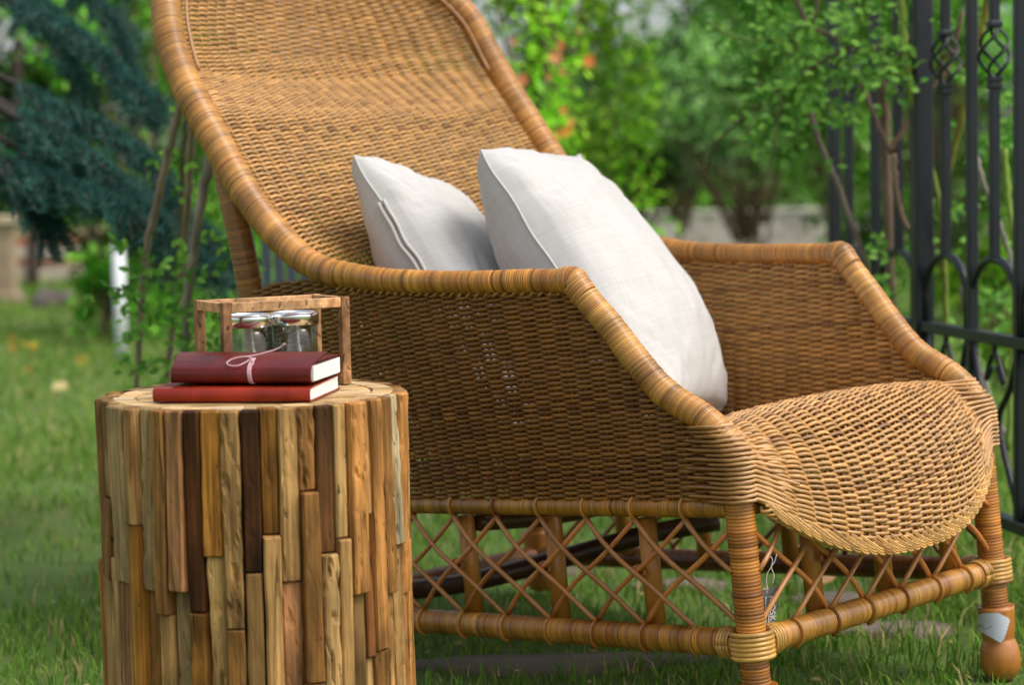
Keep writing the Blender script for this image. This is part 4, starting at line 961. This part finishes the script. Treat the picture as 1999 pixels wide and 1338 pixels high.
for (x0,x1),segs in COLS:
    a0,a1=th_px(x0),th_px(x1); th=(a0+a1)/2; wd=2*(TR_+.004)*math.tan((a1-a0)/2)-.0008
    pt=TC+TR_*np.array([math.cos(th),math.sin(th)]); ztop=TZ-.001*rng.random()
    for k,(yb,tone,ro) in enumerate(segs):
        r=ray((x0+x1)/2,yb); zb=H+r[2]*pt[1]/r[1]; zb=max(zb,.012)
        off=rng.uniform(-.002,.0155 if 200<x0<725 else .006); sd+=1
        slat(th,wd*rng.uniform(.93,.99),zb+.0012,ztop,off,tone,max(ro,rng.uniform(.05,.22)),seed=sd); ztop=zb-.0005
    if ztop>.02:
        while ztop>.02:
            zb=max(.008,ztop-rng.uniform(.12,.3)); 
            if zb<.06: zb=.008
            sd+=1; slat(th,wd,zb+.001,ztop,rng.uniform(.001,.01),random.choice(list(TONE)[:5]+['light','orange']),0,seed=sd); ztop=zb-.0005
a=th_px(811); a_end=th_px(181)+2*math.pi
while a<a_end-.03:
    da=min(rng.uniform(.10,.15),a_end-a)
    if a_end-a-da<.05: da=a_end-a
    th=a+da/2; wd=2*(TR_+.004)*math.tan(da/2)-.0008; ztop=TZ-.001*rng.random()
    while ztop>.02:
        zb=max(.008,ztop-rng.uniform(.15,.38))
        if zb<.07: zb=.008
        sd+=1; slat(th,wd,zb+.001,ztop,rng.uniform(.001,.011),random.choice(['tan','light','brown','gold','pink','olive','dark','orange','lgrey']),0,seed=sd); ztop=zb-.0005
    a+=da
# core
b=MB(); V,F=lathe((TC[0],TC[1],0),(0,0,1),[(.006,0),(.006,.176),(TZ-.016,.176),(TZ-.016,0)],40); b.add(V,F,col=(.03,.02,.012)); b.build('core',PLAIN,table)
# top: ring of end pieces, groove, planks of the inner disc
def plate(poly,z0,z1,tone,name):
    poly=np.array(poly); n=len(poly); cc=poly.mean(0); ins=cc+(poly-cc)*(1-.0012/np.maximum(np.linalg.norm(poly-cc,axis=1),.01))[:,None]
    V=np.vstack([np.c_[poly,np.full(n,z0)],np.c_[poly,np.full(n,z1-.0012)],np.c_[ins,np.full(n,z1)]]); j=np.arange(n); k=(j+1)%n
    b=MB(); b.add(V,np.vstack([np.c_[j,k,k+n,j+n],np.c_[j+n,k+n,k+2*n,j+2*n]]),[list(range(2*n,3*n))])
    o=b.build(name,TOPW,table,smooth=False); c=srgb(tone)*rng.uniform(.9,1.08); o.color=(*np.clip(c,0,1),1); return o
TOPW=slatwood('sawn_teak_top')
for nd in TOPW.node_tree.nodes:
    if nd.type=='MAPPING':
        v=nd.inputs['Scale'].default_value; nd.inputs['Scale'].default_value=(.08,1,1)
a=0
RO=TR_-.0135
while a<2*math.pi-.02:
    da=min(rng.uniform(.16,.34),2*math.pi-a)
    if 2*math.pi-a-da<.1: da=2*math.pi-a
    aa=np.linspace(a+.003,a+da-.003,6); poly=[(TC[0]+RO*math.cos(x),TC[1]+RO*math.sin(x)) for x in aa]+[(TC[0]+.156*math.cos(x),TC[1]+.156*math.sin(x)) for x in aa[::-1]]
    plate(poly,TZ-.02,TZ-.0006*rng.random(),random.choice(['#d9bb8c','#cfae7c','#dcc29a','#c9a574']),'edge_piece'); a+=da
cuts=[-.1535,-.11,-.07,-.025,.02,.062,.105,.1535]; rot_=.35
for k in range(len(cuts)-1):
    y0,y1=cuts[k]+.0004,cuts[k+1]-.0004; R0=.1535
    xs=[]
    def hx(y): return math.sqrt(max(0,R0*R0-y*y))
    yy=np.linspace(y0,y1,7); poly=[(hx(y),y) for y in yy]+[(-hx(y),y) for y in yy[::-1]]
    poly=[p for i,p in enumerate(poly)]
    c_,s_=math.cos(rot_),math.sin(rot_); poly=[(TC[0]+c_*x-s_*y,TC[1]+s_*x+c_*y) for x,y in poly]
    plate(poly,TZ-.02,TZ-.0008-.0007*rng.random(),random.choice(['#d4b585','#cba873','#dabd92']),'top_plank')

# ------------------------------------------------------------------ notebooks
def strip_solid(prof,thick,A0,ax,dc,L_,name,parent,col,slant=0,matr=None,nl=16,edge=None,wobble=0):
    """extrude an open profile (c,z) of given thickness along ax"""
    prof=np.array(prof); d=np.gradient(prof,axis=0); d/=np.linalg.norm(d,axis=1)[:,None]; nn=np.c_[-d[:,1],d[:,0]]
    inner=prof+nn*thick; loop=np.vstack([prof,inner[::-1]]); m_=len(loop); V=[]
    for i in range(nl+1):
        s=i/nl
        for c,z in loop:
            zz=z+wobble*math.sin(s*6.3*1.2+c*20)*max(0,z)*.5
            V.append(A0+ax*(s*L_+slant*max(0,c)*(z>.0235)*(1 if i==nl else -1 if i==0 else 0)*1.0)+dc*c+np.array([0,0,zz]))
    i=np.arange(nl)[:,None]*m_; j=np.arange(m_)[None]; k=(j+1)%m_
    F=np.stack([i+j,i+m_+j,i+m_+k,i+k],-1).reshape(-1,4)
    h=len(prof); caps=[]
    Q2=[]
    for e0 in (0,nl*m_):
        for q in range(h-1):
            f=[e0+q,e0+q+1,e0+m_-2-q,e0+m_-1-q]; Q2.append(f if e0 else f[::-1])
    b=MB(); b.add(V,np.vstack([F,np.array(Q2)]),col=col); return b.build(name,matr or LEATHER,parent,smooth=False)
def smooth_by_angle(o):
    o.data.polygons.foreach_set('use_smooth',np.ones(len(o.data.polygons),bool)); 
def spine(th,n=9,c0=.004): return [(c0-c0*math.cos(a_)*0-(.004)*math.sin(a_)*1.2, th/2-th/2*math.cos(a_)) for a_ in np.linspace(0,math.pi,n)]
SL=np.array([-.4575,2.598,TZ]); SR=np.array([-.2545,2.566,TZ]); ax=(SR-SL); LB=np.linalg.norm(ax); ax/=LB; dc=np.array([-ax[1],ax[0],0])
bk=thing('notebook','tan red leather notebook lying flat beneath the tied one','book',tuple(SL))
th=.0195; prof=[(.160,.0005),(.08,.0005),(.010,.0005)]+[(.003-.006*math.sin(a_),th/2-(th/2-.0005)*math.cos(a_)) for a_ in np.linspace(.3,math.pi-.3,9)]+[(.010,th),(.08,th+.001),(.160,th+.003)]
o=strip_solid(prof,-.0018,SL,ax,dc,LB,'cover',bk,srgb('#84220b'))
def pages(A0,ax,dc,L_,c0,c1,z0,z1,z1b,parent):
    V=[]; rowsn=6
    prof_=[(c0,z0),(c1,z0),(c1,z1b),(c0,z1)]
    front=[A0+ax*.002+dc*c+np.array([0,0,z]) for c,z in prof_]; backp=[A0+ax*(L_-.0015)+dc*c+np.array([0,0,z]) for c,z in prof_]
    b=MB(); b.add(front+backp,[[3,2,1,0],[4,5,6,7],[0,1,5,4],[1,2,6,5],[2,3,7,6],[3,0,4,7]],col=srgb('#f2ece4')); return b.build('pages',PAPERM,parent,smooth=False)
pages(SL,ax,dc,LB,.002,.150,.0028,th-.002,th-.001,bk)
SL2=np.array([-.436,2.612,TZ+th+.0035]); SR2=np.array([-.2535,2.576,TZ+th+.0035]); ax2=(SR2-SL2); L2=np.linalg.norm(ax2); ax2/=L2; dc2=np.array([-ax2[1],ax2[0],0])
bk2=thing('notebook','dark red leather notebook tied with pink cord, on top of the other','book',tuple(SL2))
th2=.022
prof=[(.128,.0005),(.06,.0005),(.010,.0005)]+[(.002-.006*math.sin(a_),th2/2-(th2/2-.0005)*math.cos(a_)) for a_ in np.linspace(.3,math.pi-.5,9)]+[(.006,.0235),(.018,.028),(.034,.0325),(.052,.036)]
o=strip_solid(prof,-.0016,SL2,ax2,dc2,L2,'cover',bk2,srgb('#560b07'),slant=.14)
o=strip_solid([(.128,.0005),(.1285,.012),(.126,.0245),(.09,.0250),(.02,.0245)],-.0016,SL2,ax2,dc2,L2+.0025,'inner_cover',bk2,srgb('#5c1a18'))
pages(SL2,ax2,dc2,L2+.0035,.003,.124,.0026,.0215,.0225,bk2)
# cord
def bp(s,c,z): return SL2+ax2*s*L2+dc2*c+np.array([0,0,z])
b=MB(); cc=srgb('#c9a0a4')
for k in range(3):
    s=.555+.010*k
    b.tube(catmull([bp(s+.012,.004,-.0005),bp(s+.009,-.0035,.003),bp(s+.006,-.0062,.010),bp(s+.002,-.0045,.018),bp(s-.002,.004,.0248),bp(s-.006,.016,.0288),bp(s-.008,.022,.0305)],24),.0010,6,col=cc)
b.build('cord_band',CORD,bk2)
b=MB(); b.tube(catmull([bp(.54,.020,.0315),bp(.50,.018,.033),bp(.43,.012,.031),bp(.395,.004,.0265),bp(.43,-.003,.0235),bp(.49,-.0035,.0235),bp(.535,.004,.0275),bp(.55,.014,.031)],40),.0010,6,col=cc)
b.tube(catmull([bp(.50,.020,.0325),bp(.56,.026,.034),bp(.62,.032,.0365),bp(.69,.038,.0405),bp(.735,.040,.0450),bp(.745,.040,.0465)],30),.0010,6,col=cc)
b.tube(catmull([bp(.53,.018,.031),bp(.555,.010,.032),bp(.585,.004,.0265),bp(.575,.000,.0225),bp(.55,-.002,.0215)],20),.0010,6,col=cc)
b.tube(catmull([bp(.735,.040,.0447),bp(.745,.040,.0465),bp(.752,.040,.0475)],6),.0016,6,col=cc)
b.build('bow',CORD,bk2)

# ------------------------------------------------------------------ wooden lantern frame and glasses
FW=slatwood('frame_teak')
for nd in FW.node_tree.nodes:
    if nd.type=='BUMP': nd.inputs['Strength'].default_value=.25
    if nd.type=='MAPPING': nd.inputs['Scale'].default_value=(.45,.45,.3)
FL=np.array([-.377,2.703]); la=np.array([math.cos(.53),math.sin(.53)]); sa=np.array([-la[1],la[0]]); LX,SX=.1725,.092; HT=.1195; k9=.0062
fr=thing('wooden_frame','open box frame of pale wood sticks standing behind the notebooks','stand',(*FL,TZ))
a3=np.array([*la,0]); s3=np.array([*sa,0]); u3=np.array([0,0,1.]); B0=np.array([*FL,TZ])
def stick(c,hx,hy,hz,name,tone='#b88a62',bev=.0008):
    b=MB(); b.box(c,a3,s3,u3,hx,hy,hz,bev); o=b.build(name,FW,fr,smooth=False); o.color=(*(srgb(tone)*rng.uniform(.92,1.08)),1); return o
for i in (0,1):
    for j in (0,1): stick(B0+a3*LX*i+s3*SX*j+u3*(HT/2+.0006),k9,k9,HT/2,'post','#a87a55' if (i==0 and j==0) else '#b3865c')
for j in (0,1):
    stick(B0+a3*LX/2+s3*SX*j+u3*(HT-.0068),LX/2-k9-.0003,k9-.0006,.0066,'top_rail','#c4986c')
    if j==1: stick(B0+a3*LX/2+s3*SX*j+u3*.0075,LX/2-k9-.0003,k9-.0006,.0055,'bottom_rail')
for i in (0,1):
    stick(B0+a3*LX*i+s3*SX/2+u3*(HT-.0068),k9-.0006,SX/2-k9-.0003,.0066,'top_rail','#bd9066')
    stick(B0+a3*LX*i+s3*SX/2+u3*.0075,k9-.0006,SX/2-k9-.0003,.0055,'bottom_rail')
for k,(fx,lab) in enumerate(((.30,'left of the two clear glasses inside the wooden frame'),(.695,'right of the two clear glasses inside the wooden frame'))):
    c=B0+a3*LX*fx+s3*SX*.52; t=thing('glass_tumbler','clear glass tumbler with silver rim, '+lab,'glass',tuple(c),'glasses in the wooden frame')
    r=.0318; zt=.0985; zb_=.012
    pr=[(zb_,.0),(zb_,r-.002),(zb_+.002,r),(zt,r),(zt,r-.0018),(zb_+.007,r-.0018),(zb_+.006,0)]
    V,F=lathe(c,(0,0,1),pr,48); b=MB(); b.add(V,F); b.build('body',GLASS,t)
    pr=[(zt-.0155,r+.0004),(zt-.0155,r+.0016),(zt+.0005,r+.0020),(zt+.0015,r+.0012),(zt+.0015,r-.0025),(zt-.002,r-.0026)]
    V,F=lathe(c,(0,0,1),pr,48); b=MB(); b.add(V,F); b.build('rim',CHROME,t)
    pr=[(.001,0),(.001,r+.001),(.004,r+.002),(.0112,r+.002),(.0116,r),(.0116,0)]
    V,F=lathe(c,(0,0,1),pr,48); b=MB(); b.add(V,F); b.build('base',CHROME,t)
